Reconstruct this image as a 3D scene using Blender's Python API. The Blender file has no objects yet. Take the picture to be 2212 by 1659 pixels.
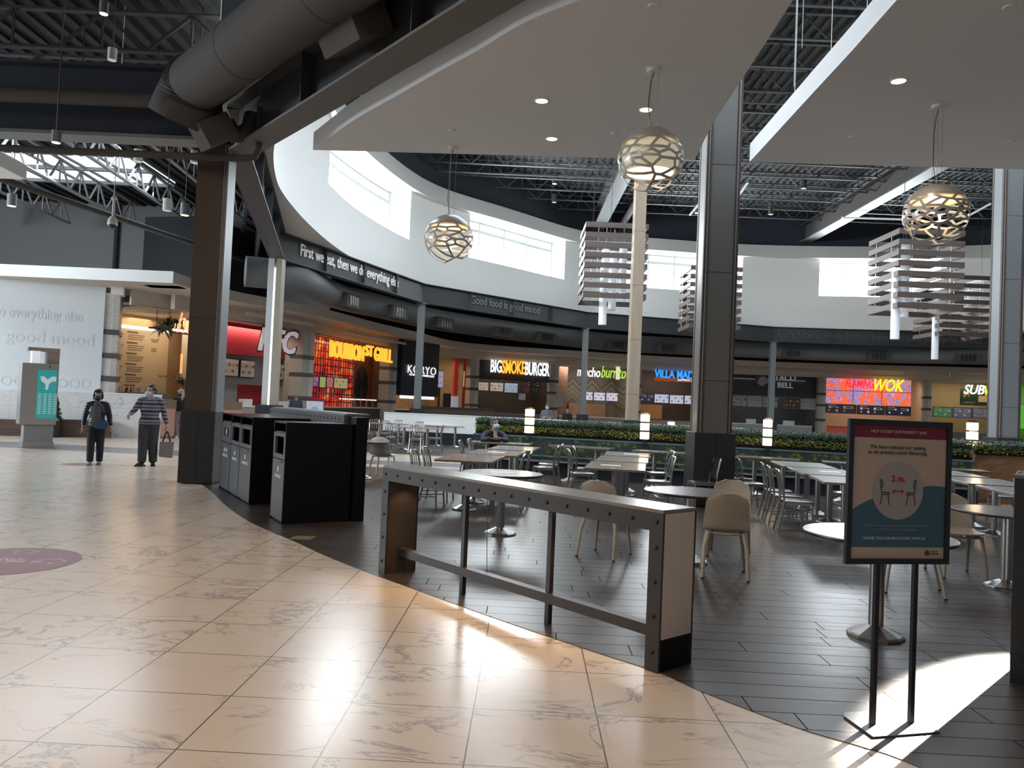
import bpy, bmesh, math, random
from mathutils import Vector, Matrix
random.seed(7)
SC = bpy.context.scene
C = SC.collection
PI = math.pi
# ------------------------------------------------------------------ camera, world, lights, exposure
CAM_H, FPX, PITCH, ROLL = 1.6, 1683.0, 0.0279, 0.0431
cd = bpy.data.cameras.new('camera'); cam = bpy.data.objects.new('camera', cd); C.objects.link(cam)
cam.location = (0, 0, CAM_H)
cam.matrix_world = Matrix.Translation((0, 0, CAM_H)) @ Matrix.Rotation(PI/2 + PITCH, 4, 'X') @ Matrix.Rotation(ROLL, 4, 'Z')
cd.sensor_fit = 'HORIZONTAL'; cd.sensor_width = 36.0; cd.lens = FPX/2212*36.0
cd.clip_start = .05; cd.clip_end = 300
SC.camera = cam
SC.view_settings.view_transform = 'Standard'; SC.view_settings.look = 'None'
SC.view_settings.exposure = 0.0; SC.view_settings.gamma = 1.0; SC.view_settings.use_curve_mapping = False
SC.cycles.use_denoising = True
SC.cycles.max_bounces = 6; SC.cycles.diffuse_bounces = 3; SC.cycles.glossy_bounces = 3
SC.cycles.transmission_bounces = 4; SC.cycles.transparent_max_bounces = 8
SC.cycles.sample_clamp_indirect = 4.0; SC.cycles.caustics_reflective = False; SC.cycles.caustics_refractive = False
W = bpy.data.worlds.new('overcast_sky'); SC.world = W; W.use_nodes = True
W.node_tree.nodes['Background'].inputs[0].default_value = (.62, .74, .92, 1)
W.node_tree.nodes['Background'].inputs[1].default_value = .20

def area(name, loc, tgt, sx, sy, power, col):
    l = bpy.data.lights.new(name, 'AREA'); l.shape = 'RECTANGLE'; l.size = sx; l.size_y = sy
    l.energy = power; l.color = col
    o = bpy.data.objects.new(name, l); C.objects.link(o); o.location = loc
    d = Vector(tgt) - Vector(loc); o.rotation_euler = d.to_track_quat('-Z', 'Y').to_euler()
    return o
def spot(name, loc, tgt, power, col, deg, blend, rad):
    l = bpy.data.lights.new(name, 'SPOT'); l.energy = power; l.color = col
    l.spot_size = math.radians(deg); l.spot_blend = blend; l.shadow_soft_size = rad
    o = bpy.data.objects.new(name, l); C.objects.link(o); o.location = loc
    d = Vector(tgt) - Vector(loc); o.rotation_euler = d.to_track_quat('-Z', 'Y').to_euler()
    return o
COOL = (.80, .90, 1.0); WARM = (1.0, .72, .46); SOFT = (1.0, .76, .54)
# skylights in the roof of the round hall and of the mall walk
area('skylight_light', (9, 24, 12.2), (9, 24, 0), 22, 14, 3000, COOL)
area('skylight_light', (3, 11, 12.6), (3, 12, 0), 14, 8, 1500, COOL)
area('skylight_light', (-14, 23, 9.3), (-12, 21, 0), 8, 6, 1300, COOL)
area('side_fill_light', (-25, 13, 6), (-11, 22, 1.5), 9, 4, 3200, COOL)  # added fill from out of view at left, brightens the white wall
area('mall_fill_light', (-4, 2.5, 7.5), (-3.2, 3.6, 0), 6, 6, 400, SOFT)  # added warm fill over the foreground marble, no fixture modelled
area('mall_fill_light', (1.5, -1.5, 4.5), (.5, 4.5, 0), 5, 2, 30, WARM)  # added weak warm fill from behind the camera
# sunlight falling in low from the right
SUN = spot('sun_beam_light', (17.2, 19.0, 8.35), (2.80, 4.42, 0), 900000, (1, .96, .88), 3.1, .4, .05)

# ------------------------------------------------------------------ pixel of the photograph -> point of the place
def ray(px, py):
    a = (px-1106)/FPX; b = (py-829.5)/FPX
    c, s = math.cos(ROLL), math.sin(ROLL)
    u = a*c+b*s; v = -a*s+b*c
    cp, sp = math.cos(PITCH), math.sin(PITCH)
    return Vector((u, cp+v*sp, sp-v*cp))
def atZ(px, py, z=0.0):
    d = ray(px, py); return Vector((0, 0, CAM_H)) + d*((z-CAM_H)/d.z)
def atY(px, py, Y):
    d = ray(px, py); return Vector((0, 0, CAM_H)) + d*(Y/d.y)

# ------------------------------------------------------------------ materials
MATS = {}
def mat(name, col=(.5,.5,.5), rough=.5, metal=0.0, emit=None, es=1.0, spec=None, coat=0, alpha=None, trans=0):
    if name in MATS: return MATS[name]
    m = bpy.data.materials.new(name); m.use_nodes = True
    b = m.node_tree.nodes['Principled BSDF']
    b.inputs['Base Color'].default_value = (*col, 1); b.inputs['Roughness'].default_value = rough
    b.inputs['Metallic'].default_value = metal
    if emit: b.inputs['Emission Color'].default_value = (*emit, 1); b.inputs['Emission Strength'].default_value = es
    if spec is not None: b.inputs['Specular IOR Level'].default_value = spec
    if coat: b.inputs['Coat Weight'].default_value = coat
    if trans: b.inputs['Transmission Weight'].default_value = trans
    MATS[name] = m; return m
def nd(m, t): return m.node_tree.nodes.new(t)
def lk(m, a, b): m.node_tree.links.new(a, b)
def bsdf(m): return m.node_tree.nodes['Principled BSDF']
def ramp(m, fac, stops):
    r = nd(m, 'ShaderNodeValToRGB'); lk(m, fac, r.inputs[0])
    while len(r.color_ramp.elements) > 1: r.color_ramp.elements.remove(r.color_ramp.elements[-1])
    r.color_ramp.elements[0].position = stops[0][0]; r.color_ramp.elements[0].color = (*stops[0][1], 1)
    for p, c in stops[1:]:
        e = r.color_ramp.elements.new(p); e.color = (*c, 1)
    return r
def coords(m, scale=(1,1,1), rot=(0,0,0), loc=(0,0,0), kind='Object'):
    t = nd(m, 'ShaderNodeTexCoord'); mp = nd(m, 'ShaderNodeMapping')
    lk(m, t.outputs[kind], mp.inputs[0]); mp.inputs['Scale'].default_value = scale
    mp.inputs['Rotation'].default_value = rot; mp.inputs['Location'].default_value = loc
    return mp.outputs[0]
def noisy(name, c1, c2, scale=(3,3,3), rough=.5, metal=0., detail=4, ns=1.0, bump=0.0, spec=None):
    m = mat(name, c1, rough, metal, spec=spec); v = coords(m, scale)
    n = nd(m, 'ShaderNodeTexNoise'); n.inputs['Scale'].default_value = ns; n.inputs['Detail'].default_value = detail
    lk(m, v, n.inputs['Vector']); r = ramp(m, n.outputs[0], [(.3, c1), (.7, c2)]); lk(m, r.outputs[0], bsdf(m).inputs['Base Color'])
    if bump:
        b = nd(m, 'ShaderNodeBump'); b.inputs['Strength'].default_value = bump; b.inputs['Distance'].default_value = .01
        lk(m, n.outputs[0], b.inputs['Height']); lk(m, b.outputs[0], bsdf(m).inputs['Normal'])
    return m
def brick(name, c1, c2, mortar, bw, rh, ms=.006, off=.5, rough=.5, vec=None, kind='Object', rot=(0,0,0), bump=0, spec=None, loc=(0,0,0)):
    m = mat(name, c1, rough, spec=spec); v = coords(m, (1,1,1), rot, loc, kind)
    b = nd(m, 'ShaderNodeTexBrick'); lk(m, v, b.inputs['Vector'])
    b.inputs['Scale'].default_value = 1; b.inputs['Brick Width'].default_value = bw; b.inputs['Row Height'].default_value = rh
    b.inputs['Mortar Size'].default_value = ms; b.inputs['Mortar Smooth'].default_value = .1; b.offset = off
    b.inputs['Color1'].default_value = (*c1, 1); b.inputs['Color2'].default_value = (*c2, 1); b.inputs['Mortar'].default_value = (*mortar, 1)
    lk(m, b.outputs[0], bsdf(m).inputs['Base Color'])
    if bump:
        bp = nd(m, 'ShaderNodeBump'); bp.inputs['Strength'].default_value = bump; bp.inputs['Distance'].default_value = .004; bp.invert = True
        lk(m, b.outputs['Fac'], bp.inputs['Height']); lk(m, bp.outputs[0], bsdf(m).inputs['Normal'])
    return m, b, v

white = mat('white_paint', (.84,.85,.82), .6)
soff = mat('soffit_paint', (.56,.55,.53), .7)
cloud = mat('cloud_panel_paint', (.86,.87,.88), .75)
beige_fascia = mat('beige_fascia_paint', (.58,.52,.45), .7)
steel_grey = mat('grey_painted_steel', (.026,.026,.026), .7)
beam_grey = mat('charcoal_painted_steel', (.052,.058,.064), .6)
col_grey = mat('column_grey_paint', (.20,.215,.22), .45)
duct_m = mat('duct_grey_paint', (.088,.083,.077), .8, spec=.2)
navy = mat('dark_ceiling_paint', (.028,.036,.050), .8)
truss_m = mat('truss_grey_paint', (.085,.09,.095), .6)
truss_l = mat('light_truss_paint', (.19,.195,.20), .55)
deck_m = mat('deck_grey_paint', (.042,.045,.048), .8)
upper_wall = mat('upper_wall_grey', (.20,.20,.198), .8)
chrome = mat('polished_aluminium', (.50,.49,.47), .24, 1.0)
brushed = mat('brushed_steel', (.42,.41,.395), .32, 1.0)
black_m = mat('black_metal', (.012,.012,.014), .35)
black_gloss = mat('black_laminate', (.006,.006,.007), .3, spec=.25)
charcoal = mat('charcoal_cladding', (.022,.026,.030), .4)
dark_face = mat('dark_grey_panel', (.09,.095,.10), .35)
beige_pl = mat('beige_plastic', (.40,.355,.285), .42)
white_pl = mat('white_plastic', (.74,.75,.74), .4)
taupe = mat('taupe_laminate', (.60,.50,.42), .45)
gun = mat('gunmetal_frame', (.046,.042,.039), .45, .3)
bronze = noisy('bronze_cladding', (.062,.040,.031), (.078,.052,.039), (2,2,.6), .55)
oak = noisy('pale_oak_cladding', (.30,.235,.17), (.35,.28,.205), (8,8,.7), .5)
slat_m = noisy('taupe_wood_slat', (.085,.062,.051), (.11,.082,.068), (1,1,8), .5)
glow_w = mat('white_glow', (1,1,1), .5, emit=(1, .93, .80), es=2.2)
glow_a = mat('amber_glow', (1,.8,.5), .5, emit=(1, .58, .25), es=.75)
glow_spot = mat('downlight_glow', (1,.9,.7), .5, emit=(1, .80, .48), es=2.4)
sky_glow = mat('bright_sky_pane', (.9,.95,1), .3, emit=(.93, .98, 1.0), es=1.7)
ink_w = mat('white_lettering', (.8,.8,.8), .5)
ink_d = mat('dark_lettering', (.05,.05,.06), .6)
ink_red = mat('red_lettering', (.35,.02,.035), .6)
mullion = mat('pale_window_frame', (.62,.65,.66), .4)

# ------------------------------------------------------------------ mesh building
class B:
    def __init__(s): s.bm = bmesh.new()
    def box(s, c, d, rz=0, rx=0, ry=0):
        r = bmesh.ops.create_cube(s.bm, size=1)
        M = Matrix.Translation(c) @ Matrix.Rotation(rz,4,'Z') @ Matrix.Rotation(ry,4,'Y') @ Matrix.Rotation(rx,4,'X') @ Matrix.Diagonal((d[0],d[1],d[2],1))
        bmesh.ops.transform(s.bm, matrix=M, verts=r['verts']); return s
    def bb(s, x0, x1, y0, y1, z0, z1): return s.box(((x0+x1)/2,(y0+y1)/2,(z0+z1)/2), (abs(x1-x0),abs(y1-y0),abs(z1-z0)))
    def bar(s, p, q, w, h=None, up=(0,0,1)):
        p = Vector(p); q = Vector(q); d = q-p; L = d.length
        if L < 1e-6: return s
        h = h or w; y = d.normalized(); u = Vector(up)
        if abs(y.dot(u)) > .99: u = Vector((1,0,0))
        x = y.cross(u).normalized(); z = x.cross(y)
        R = Matrix((x, y, z)).transposed().to_4x4()
        r = bmesh.ops.create_cube(s.bm, size=1)
        bmesh.ops.transform(s.bm, matrix=Matrix.Translation((p+q)/2) @ R @ Matrix.Diagonal((w, L, h, 1)), verts=r['verts']); return s
    def cyl(s, p, q, r0, r1=None, seg=16, caps=True):
        p = Vector(p); q = Vector(q); r1 = r0 if r1 is None else r1
        d = q-p; L = d.length
        if L < 1e-6: return s
        r = bmesh.ops.create_cone(s.bm, cap_ends=caps, segments=seg, radius1=r0, radius2=r1, depth=L)
        M = Matrix.Translation((p+q)/2) @ d.to_track_quat('Z','Y').to_matrix().to_4x4()
        bmesh.ops.transform(s.bm, matrix=M, verts=r['verts']); return s
    def sph(s, c, r, sc=(1,1,1), seg=16, rings=10, rz=0):
        q = bmesh.ops.create_uvsphere(s.bm, u_segments=seg, v_segments=rings, radius=r)
        bmesh.ops.transform(s.bm, matrix=Matrix.Translation(c) @ Matrix.Rotation(rz,4,'Z') @ Matrix.Diagonal((*sc,1)), verts=q['verts']); return s
    def tube(s, pts, r, seg=8, closed=False, ry=None):
        """sweep of an ellipse along pts; r may be a list of radii or (rx, ry) pairs"""
        pts = [Vector(p) for p in pts]; n = len(pts); rings = []
        rr = r if isinstance(r, (list, tuple)) and len(r) == n else [r]*n
        prev = None
        for i, p in enumerate(pts):
            if closed: t = (pts[(i+1) % n] - pts[i-1]).normalized()
            else: t = (pts[min(i+1,n-1)] - pts[max(i-1,0)]).normalized()
            if prev is None:
                u = Vector((1,0,0)) if abs(t.x) < .9 else Vector((0,1,0))
            else: u = prev
            u = (u - t*u.dot(t)).normalized(); prev = u; w = t.cross(u)
            a, b = rr[i] if isinstance(rr[i], (list, tuple)) else (rr[i], rr[i])
            rings.append([s.bm.verts.new(p + u*(a*math.cos(2*PI*k/seg)) + w*(b*math.sin(2*PI*k/seg))) for k in range(seg)])
        for i in range(n if closed else n-1):
            A, Bv = rings[i], rings[(i+1) % n]
            for k in range(seg): s.bm.faces.new((A[k], A[(k+1)%seg], Bv[(k+1)%seg], Bv[k]))
        if not closed:
            s.bm.faces.new(rings[0][::-1]); s.bm.faces.new(rings[-1])
        return s
    def prism(s, poly, z0, z1):
        lo = [s.bm.verts.new((p[0], p[1], z0)) for p in poly]; hi = [s.bm.verts.new((p[0], p[1], z1)) for p in poly]; n = len(poly)
        s.bm.faces.new(lo[::-1]); s.bm.faces.new(hi)
        for i in range(n): s.bm.faces.new((lo[i], lo[(i+1)%n], hi[(i+1)%n], hi[i]))
        return s
    def xz(s, poly, y0, y1):      # polygon drawn upright, given thickness along y
        lo = [s.bm.verts.new((p[0], y0, p[1])) for p in poly]; hi = [s.bm.verts.new((p[0], y1, p[1])) for p in poly]; n = len(poly)
        s.bm.faces.new(lo); s.bm.faces.new(hi[::-1])
        for i in range(n): s.bm.faces.new((lo[i], hi[i], hi[(i+1)%n], lo[(i+1)%n]))
        return s
    def lathe(s, prof, c=(0,0,0), seg=32, caps=True):
        rings = []
        for r, z in prof:
            rings.append([s.bm.verts.new((c[0]+r*math.cos(2*PI*k/seg), c[1]+r*math.sin(2*PI*k/seg), c[2]+z)) for k in range(seg)])
        for A, D in zip(rings, rings[1:]):
            for k in range(seg): s.bm.faces.new((A[k], A[(k+1)%seg], D[(k+1)%seg], D[k]))
        if caps: s.bm.faces.new(rings[0][::-1]); s.bm.faces.new(rings[-1])
        return s
    def wall(s, pts, z0, z1, t, side=1):   # upright band of thickness t along a plan polyline
        off = offset(pts, t*side); poly = list(pts) + list(off)[::-1]
        n = len(pts)
        a = [s.bm.verts.new((p[0],p[1],z0)) for p in pts]; b = [s.bm.verts.new((p[0],p[1],z1)) for p in pts]
        c = [s.bm.verts.new((p[0],p[1],z0)) for p in off]; d = [s.bm.verts.new((p[0],p[1],z1)) for p in off]
        for i in range(n-1):
            s.bm.faces.new((a[i],a[i+1],b[i+1],b[i])); s.bm.faces.new((c[i+1],c[i],d[i],d[i+1]))
            s.bm.faces.new((b[i],b[i+1],d[i+1],d[i])); s.bm.faces.new((a[i+1],a[i],c[i],c[i+1]))
        s.bm.faces.new((a[0],b[0],d[0],c[0])); s.bm.faces.new((a[-1],c[-1],d[-1],b[-1])); return s
    def mesh(s, name, m=None, smooth=False, bevel=0):
        if bevel:
            bmesh.ops.bevel(s.bm, geom=[e for e in s.bm.edges if e.calc_face_angle(0) > .6], offset=bevel, segments=2, affect='EDGES', profile=.5)
        bmesh.ops.recalc_face_normals(s.bm, faces=s.bm.faces)
        me = bpy.data.meshes.new(name); s.bm.to_mesh(me); s.bm.free()
        if m: me.materials.append(m)
        if smooth:
            for p in me.polygons: p.use_smooth = True
            try: me.set_sharp_from_angle(angle=math.radians(40))
            except Exception: pass
        return me
def offset(pts, d):
    out = []; n = len(pts)
    for i in range(n):
        a = Vector(pts[max(i-1,0)][:2]); b = Vector(pts[min(i+1,n-1)][:2]); t = (b-a).normalized()
        out.append((pts[i][0]-t.y*d, pts[i][1]+t.x*d))
    return out
def setp(o, label=None, cat=None, group=None, kind=None):
    if label: o['label'] = label
    if cat: o['category'] = cat
    if group: o['group'] = group
    if kind: o['kind'] = kind
    return o
def link(name, me, parent=None, loc=None, rz=0):
    o = bpy.data.objects.new(name, me); C.objects.link(o)
    if parent: o.parent = parent
    if loc is not None: o.location = loc
    if rz: o.rotation_euler = (0,0,rz)
    return o
def obj(name, b, m=None, parent=None, smooth=False, bevel=0, loc=None, rz=0, label=None):
    o = link(name, b.mesh(name, m, smooth, bevel), parent, loc, rz)
    if label: o['label'] = label
    return o
def one(name, b, m, label, cat, group=None, smooth=False, bevel=0, loc=None, rz=0):
    """a thing that is a single mesh; its origin goes to its base when loc is not given"""
    me = b.mesh(name, m, smooth, bevel)
    if loc is None and me.vertices:
        xs = [v.co for v in me.vertices]
        c = Vector(((min(v.x for v in xs)+max(v.x for v in xs))/2, (min(v.y for v in xs)+max(v.y for v in xs))/2, min(v.z for v in xs)))
        me.transform(Matrix.Translation(-c)); loc = c
    return setp(link(name, me, None, loc, rz), label, cat, group)
def struct(name, b, m, smooth=False, bevel=0): return setp(obj(name, b, m, None, smooth, bevel), kind='structure')
def thing(name, label, cat, loc=(0,0,0), rz=0, group=None):
    o = bpy.data.objects.new(name, None); C.objects.link(o); o.location = loc; o.rotation_euler = (0,0,rz)
    o.empty_display_size = .1
    return setp(o, label, cat, group)
def dup(root, loc, rz=0, label=None, group=None, scale=None):
    def cp(o, par):
        c = o.copy(); C.objects.link(c)
        if par: c.parent = par
        for k in KIDS.get(o.name, []) : cp(k, c)
        return c
    r = cp(root, None); r.location = loc; r.rotation_euler = (0,0,rz)
    if scale: r.scale = scale
    if label: r['label'] = label
    if group: r['group'] = group
    return r
KIDS = {}
def remember(root):
    """note a prototype's children once, so that dup() can walk them"""
    for o in [root] + [c for c in root.children_recursive]: KIDS[o.name] = list(o.children)
    return root
def temp_mesh(o):
    dg = bpy.context.evaluated_depsgraph_get(); me = bpy.data.meshes.new_from_object(o.evaluated_get(dg), depsgraph=dg)
    return me
def textmesh(name, s, m, w=None, h=None, ext=.01, shear=0, bold=0, align='CENTER', spacing=1.0, line=1.0):
    """upright lettering in the local x-z plane facing -y, centred on x, baseline box starting at z=0, fitted to w by h"""
    cu = bpy.data.curves.new(name, 'FONT'); cu.body = s; cu.size = 1; cu.extrude = 0.05; cu.shear = shear; cu.offset = bold
    cu.align_x = align; cu.space_character = spacing; cu.space_line = line; cu.resolution_u = 3
    o = bpy.data.objects.new(name, cu); C.objects.link(o)
    bpy.context.view_layer.update(); me = temp_mesh(o); bpy.data.objects.remove(o); bpy.data.curves.remove(cu)
    me.name = name; me.materials.clear(); me.materials.append(m)
    xs = [v.co.x for v in me.vertices]; ys = [v.co.y for v in me.vertices]
    x0, x1, y0, y1 = min(xs), max(xs), min(ys), max(ys)
    sx = w/(x1-x0) if w else None; sy = h/(y1-y0) if h else None
    sx = sx or sy or 1; sy = sy or sx
    for v in me.vertices:
        x, y, z = v.co; v.co = ((x-(x0+x1)/2)*sx, -z/.05*ext/2, (y-y0)*sy)
    return me
def spline(pts, n=8):
    out = []
    P = [Vector(p) for p in pts]
    for i in range(len(P)-1):
        p0 = P[max(i-1,0)]; p1 = P[i]; p2 = P[i+1]; p3 = P[min(i+2,len(P)-1)]
        for k in range(n):
            t = k/n
            out.append(.5*((2*p1)+(p2-p0)*t+(2*p0-5*p1+4*p2-p3)*t*t+(3*p1-p0-3*p2+p3)*t**3))
    out.append(P[-1]); return out
class Face:
    """a vertical plane of the place through plan points P (left) and Q (right) as seen from the hall"""
    def __init__(s, P, Q):
        s.A = Vector((P[0],P[1],0)); s.Bp = Vector((Q[0],Q[1],0)); s.u = (s.Bp-s.A).normalized()
        s.n = Vector((-s.u.y, s.u.x, 0)); s.rz = math.atan2(s.u.y, s.u.x); s.w = (s.Bp-s.A).length
    def hit(s, px, py, d=0):
        r = ray(px, py); o = Vector((0,0,CAM_H)); q = s.A + s.n*d
        t = (q-o).dot(s.n)/r.dot(s.n); p = o+r*t
        return (p-s.A).dot(s.u), p.z
    def rect(s, x0, x1, y0, y1, d=0):
        xm, ym = (x0+x1)/2, (y0+y1)/2
        return s.hit(x0,ym,d)[0], s.hit(x1,ym,d)[0], s.hit(xm,y1,d)[1], s.hit(xm,y0,d)[1]
    def P(s, u, d, z): return s.A + s.u*u + s.n*d + Vector((0,0,z))
# ------------------------------------------------------------------ floor
TILE = .6443; YAW = -.0217
def marble(name, base, vein, grout, tile=TILE, kind='Object', strength=1.0, rough=.22, rot=(0,0,.0217), loc=(2.151+TILE*100, -3.499+TILE*100, 0), gw=.0032):
    m = mat(name, base, rough, spec=.5); v = coords(m, (1,1,1), rot, loc, kind)
    b = nd(m, 'ShaderNodeTexBrick'); lk(m, v, b.inputs['Vector']); b.offset = 0
    for k, x in (('Scale',1),('Brick Width',tile),('Row Height',tile),('Mortar Size',gw),('Mortar Smooth',.0)): b.inputs[k].default_value = x
    for k in ('Color1','Color2'): b.inputs[k].default_value = (*base,1)
    b.inputs['Mortar'].default_value = (*grout,1)
    d = nd(m, 'ShaderNodeVectorMath'); d.operation = 'DIVIDE'; lk(m, v, d.inputs[0]); d.inputs[1].default_value = (tile,tile,tile)
    f = nd(m, 'ShaderNodeVectorMath'); f.operation = 'FLOOR'; lk(m, d.outputs[0], f.inputs[0])
    wn = nd(m, 'ShaderNodeTexWhiteNoise'); wn.noise_dimensions = '2D'; lk(m, f.outputs[0], wn.inputs['Vector'])
    sc = nd(m, 'ShaderNodeVectorMath'); sc.operation = 'SCALE'; lk(m, wn.outputs['Color'], sc.inputs[0]); sc.inputs['Scale'].default_value = 37
    ad = nd(m, 'ShaderNodeVectorMath'); ad.operation = 'ADD'; lk(m, v, ad.inputs[0]); lk(m, sc.outputs[0], ad.inputs[1])
    st = nd(m, 'ShaderNodeMapping'); st.inputs['Scale'].default_value = (1.0,1.9,1); st.inputs['Rotation'].default_value = (0,0,.6); lk(m, ad.outputs[0], st.inputs[0])
    n = nd(m, 'ShaderNodeTexNoise'); n.inputs['Scale'].default_value = 1.5; n.inputs['Detail'].default_value = 7; n.inputs['Roughness'].default_value = .62; n.inputs['Distortion'].default_value = .9
    lk(m, st.outputs[0], n.inputs['Vector'])
    r = ramp(m, n.outputs[0], [(.470,(0,0,0)),(.497,(1,1,1)),(.503,(1,1,1)),(.515,(0,0,0))])
    n2 = nd(m, 'ShaderNodeTexNoise'); n2.inputs['Scale'].default_value = 1.3; n2.inputs['Detail'].default_value = 2; lk(m, ad.outputs[0], n2.inputs['Vector'])
    r2 = ramp(m, n2.outputs[0], [(.42,(0,0,0)),(.60,(strength,)*3)])
    mu = nd(m, 'ShaderNodeMath'); mu.operation = 'MULTIPLY'; lk(m, r.outputs[0], mu.inputs[0]); lk(m, r2.outputs[0], mu.inputs[1])
    mx = nd(m, 'ShaderNodeMix'); mx.data_type = 'RGBA'; lk(m, mu.outputs[0], mx.inputs[0]); lk(m, b.outputs[0], mx.inputs[6]); mx.inputs[7].default_value = (*vein,1)
    lk(m, mx.outputs[2], bsdf(m).inputs['Base Color'])
    return m
floor_marble = marble('cream_marble_tile', (.62,.52,.425), (.24,.21,.20), (.085,.055,.035), strength=.85, gw=.0036, rough=.24)
wall_marble = marble('white_marble_slab', (.72,.72,.71), (.42,.42,.43), (.45,.45,.45), tile=.95, strength=.8, rot=(PI/2,0,0), loc=(0,0,0))
wood, wb, wv = brick('dark_plank_tile', (.042,.033,.029), (.064,.052,.045), (.010,.009,.008), 1.288, .2148, .0036, 0, .3, rot=(0,0,.0217), bump=.35, spec=.32)
_sx = nd(wood,'ShaderNodeSeparateXYZ'); lk(wood, wv, _sx.inputs[0])
_dv = nd(wood,'ShaderNodeMath'); _dv.operation='DIVIDE'; lk(wood,_sx.outputs[1],_dv.inputs[0]); _dv.inputs[1].default_value = .2148
_fl = nd(wood,'ShaderNodeMath'); _fl.operation='FLOOR'; lk(wood,_dv.outputs[0],_fl.inputs[0])
_wn = nd(wood,'ShaderNodeTexWhiteNoise'); _wn.noise_dimensions='1D'; lk(wood,_fl.outputs[0],_wn.inputs['W'])
_ma = nd(wood,'ShaderNodeMath'); _ma.operation='MULTIPLY_ADD'; lk(wood,_wn.outputs['Value'],_ma.inputs[0]); _ma.inputs[1].default_value = 1.288; lk(wood,_sx.outputs[0],_ma.inputs[2])
_cx = nd(wood,'ShaderNodeCombineXYZ'); lk(wood,_ma.outputs[0],_cx.inputs[0]); lk(wood,_sx.outputs[1],_cx.inputs[1]); lk(wood,_cx.outputs[0],wb.inputs['Vector'])
_n = nd(wood, 'ShaderNodeTexNoise'); _mp = nd(wood, 'ShaderNodeMapping'); _mp.inputs['Scale'].default_value = (1.2, 22, 1); lk(wood, wv, _mp.inputs[0]); lk(wood, _mp.outputs[0], _n.inputs['Vector'])
_n.inputs['Scale'].default_value = 2.2; _n.inputs['Detail'].default_value = 5
_mx = nd(wood, 'ShaderNodeMix'); _mx.data_type = 'RGBA'; _mx.blend_type = 'MULTIPLY'; _mx.inputs[0].default_value = .5
_r = ramp(wood, _n.outputs[0], [(.3,(.55,.53,.52)),(.7,(1.25,1.2,1.18))]); lk(wood, wb.outputs[0], _mx.inputs[6]); lk(wood, _r.outputs[0], _mx.inputs[7]); lk(wood, _mx.outputs[2], bsdf(wood).inputs['Base Color'])
_sp = nd(wood,'ShaderNodeMapRange'); lk(wood, wb.outputs['Fac'], _sp.inputs[0]); _sp.inputs[3].default_value = .34; _sp.inputs[4].default_value = 0; lk(wood, _sp.outputs[0], bsdf(wood).inputs['Specular IOR Level'])
_rr = ramp(wood, _n.outputs[0], [(.3,(.29,)*3),(.7,(.37,)*3)]); lk(wood, _rr.outputs[0], bsdf(wood).inputs['Roughness'])
struct('floor', B().bb(-34, 48, -6, 60, -.3, 0), floor_marble)
edge = [(3.4,1.6),(2.5,2.75),(1.97,3.67),(1.80,3.86),(1.54,4.08),(1.16,4.545),(.95,4.86),(.54,5.26),(-.10,5.95),(-.72,6.64),(-1.35,7.36),(-1.83,7.96),(-2.36,8.69),(-3.21,9.82),(-4.05,11.25),(-4.75,12.6),(-5.27,13.51)]
edge = [(p.x, p.y) for p in spline([(a,b,0) for a,b in edge], 5)]
plank = edge + [(-5.65,15.2),(-5.6,18.35),(-2,18.75),(9.3,18.9),(9.5,12.6),(12.5,12.0),(40,12),(40,1.6)]
b_ = B(); b_.prism(plank, -.01, .004)
struct('floor_planks', b_, wood)
b_ = B(); b_.prism([(-5.2,23.6),(0,23.3),(13,22.3),(13,43),(-6,40),(-6.5,30)], -.01, .004)
struct('floor_planks_far', b_, wood)
dark_band = marble('grey_marble_band', (.20,.205,.22), (.3,.3,.3), (.1,.1,.1), strength=.5)
b_ = B(); b_.prism([(-30,20.9),(-13,21.6),(-8,20.9),(-4.0,20.6),(-2,20.8),(14,20.3),(14,19.2),(-2,19.6),(-4,19.3),(-8.2,19.4),(-12.6,19.7),(-30,18.8)][::-1], -.01, .003)
struct('floor_band', b_, dark_band)

# ------------------------------------------------------------------ round hall: ring beam, soffit, clerestory wall
ZB, ZS, ZW0, ZW1, ZL = 5.9, 6.77, 8.62, 10.75, 11.42
inner_px = [(657,184),(624,234),(600,282),(590,334),(595,378),(610,418),(667,485),(734,541),(801,577),(915,622),(1081,651),(1250,683),(1400,692),(1580,703),(1800,710),(2145,716)]
inner = [atZ(x, y, ZS) for x, y in inner_px]
inner = [Vector((.5,8.6,ZS)), Vector((-2.0,10.7,ZS))] + inner + [Vector((33,37,ZS)), Vector((37,30,ZS)), Vector((38,22,ZS))]
ring = spline([(p.x,p.y,0) for p in inner], 8)
# relax the traced points into a smooth curve
for _ in range(14):
    ring = [ring[0]] + [(ring[i-1]+ring[i]*2+ring[i+1])/4 for i in range(1,len(ring)-1)] + [ring[-1]]
def ring_s(px, z=ZW0):
    """arc parameter of the ring point seen at pixel column px (on the far side)"""
    best = None
    for i, p in enumerate(ring):
        if p.y < 12: continue
        cp, sp = math.cos(PITCH), math.sin(PITCH); zz = z-CAM_H
        cy = p.y*cp+zz*sp; cz = -p.y*sp+zz*cp; u = p.x/cy; v = -cz/cy
        X = 1106+FPX*(u*math.cos(ROLL)-v*math.sin(ROLL))
        if best is None or abs(X-px) < best[0]: best = (abs(X-px), i)
    return best[1]
_r2 = []
for i in range(len(ring)-1):
    for k in range(4): _r2.append(ring[i].lerp(ring[i+1], k/4))
ring = _r2 + [ring[-1]]
wins = [(ring_s(712,9.6), ring_s(886,9.6)), (ring_s(1016,9.6), ring_s(1221,9.6)), (ring_s(1352,9.6), ring_s(1604,9.6)), (ring_s(1768,9.6), ring_s(2044,9.6))]
_s0 = ring_s(624, 8.6)
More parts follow.
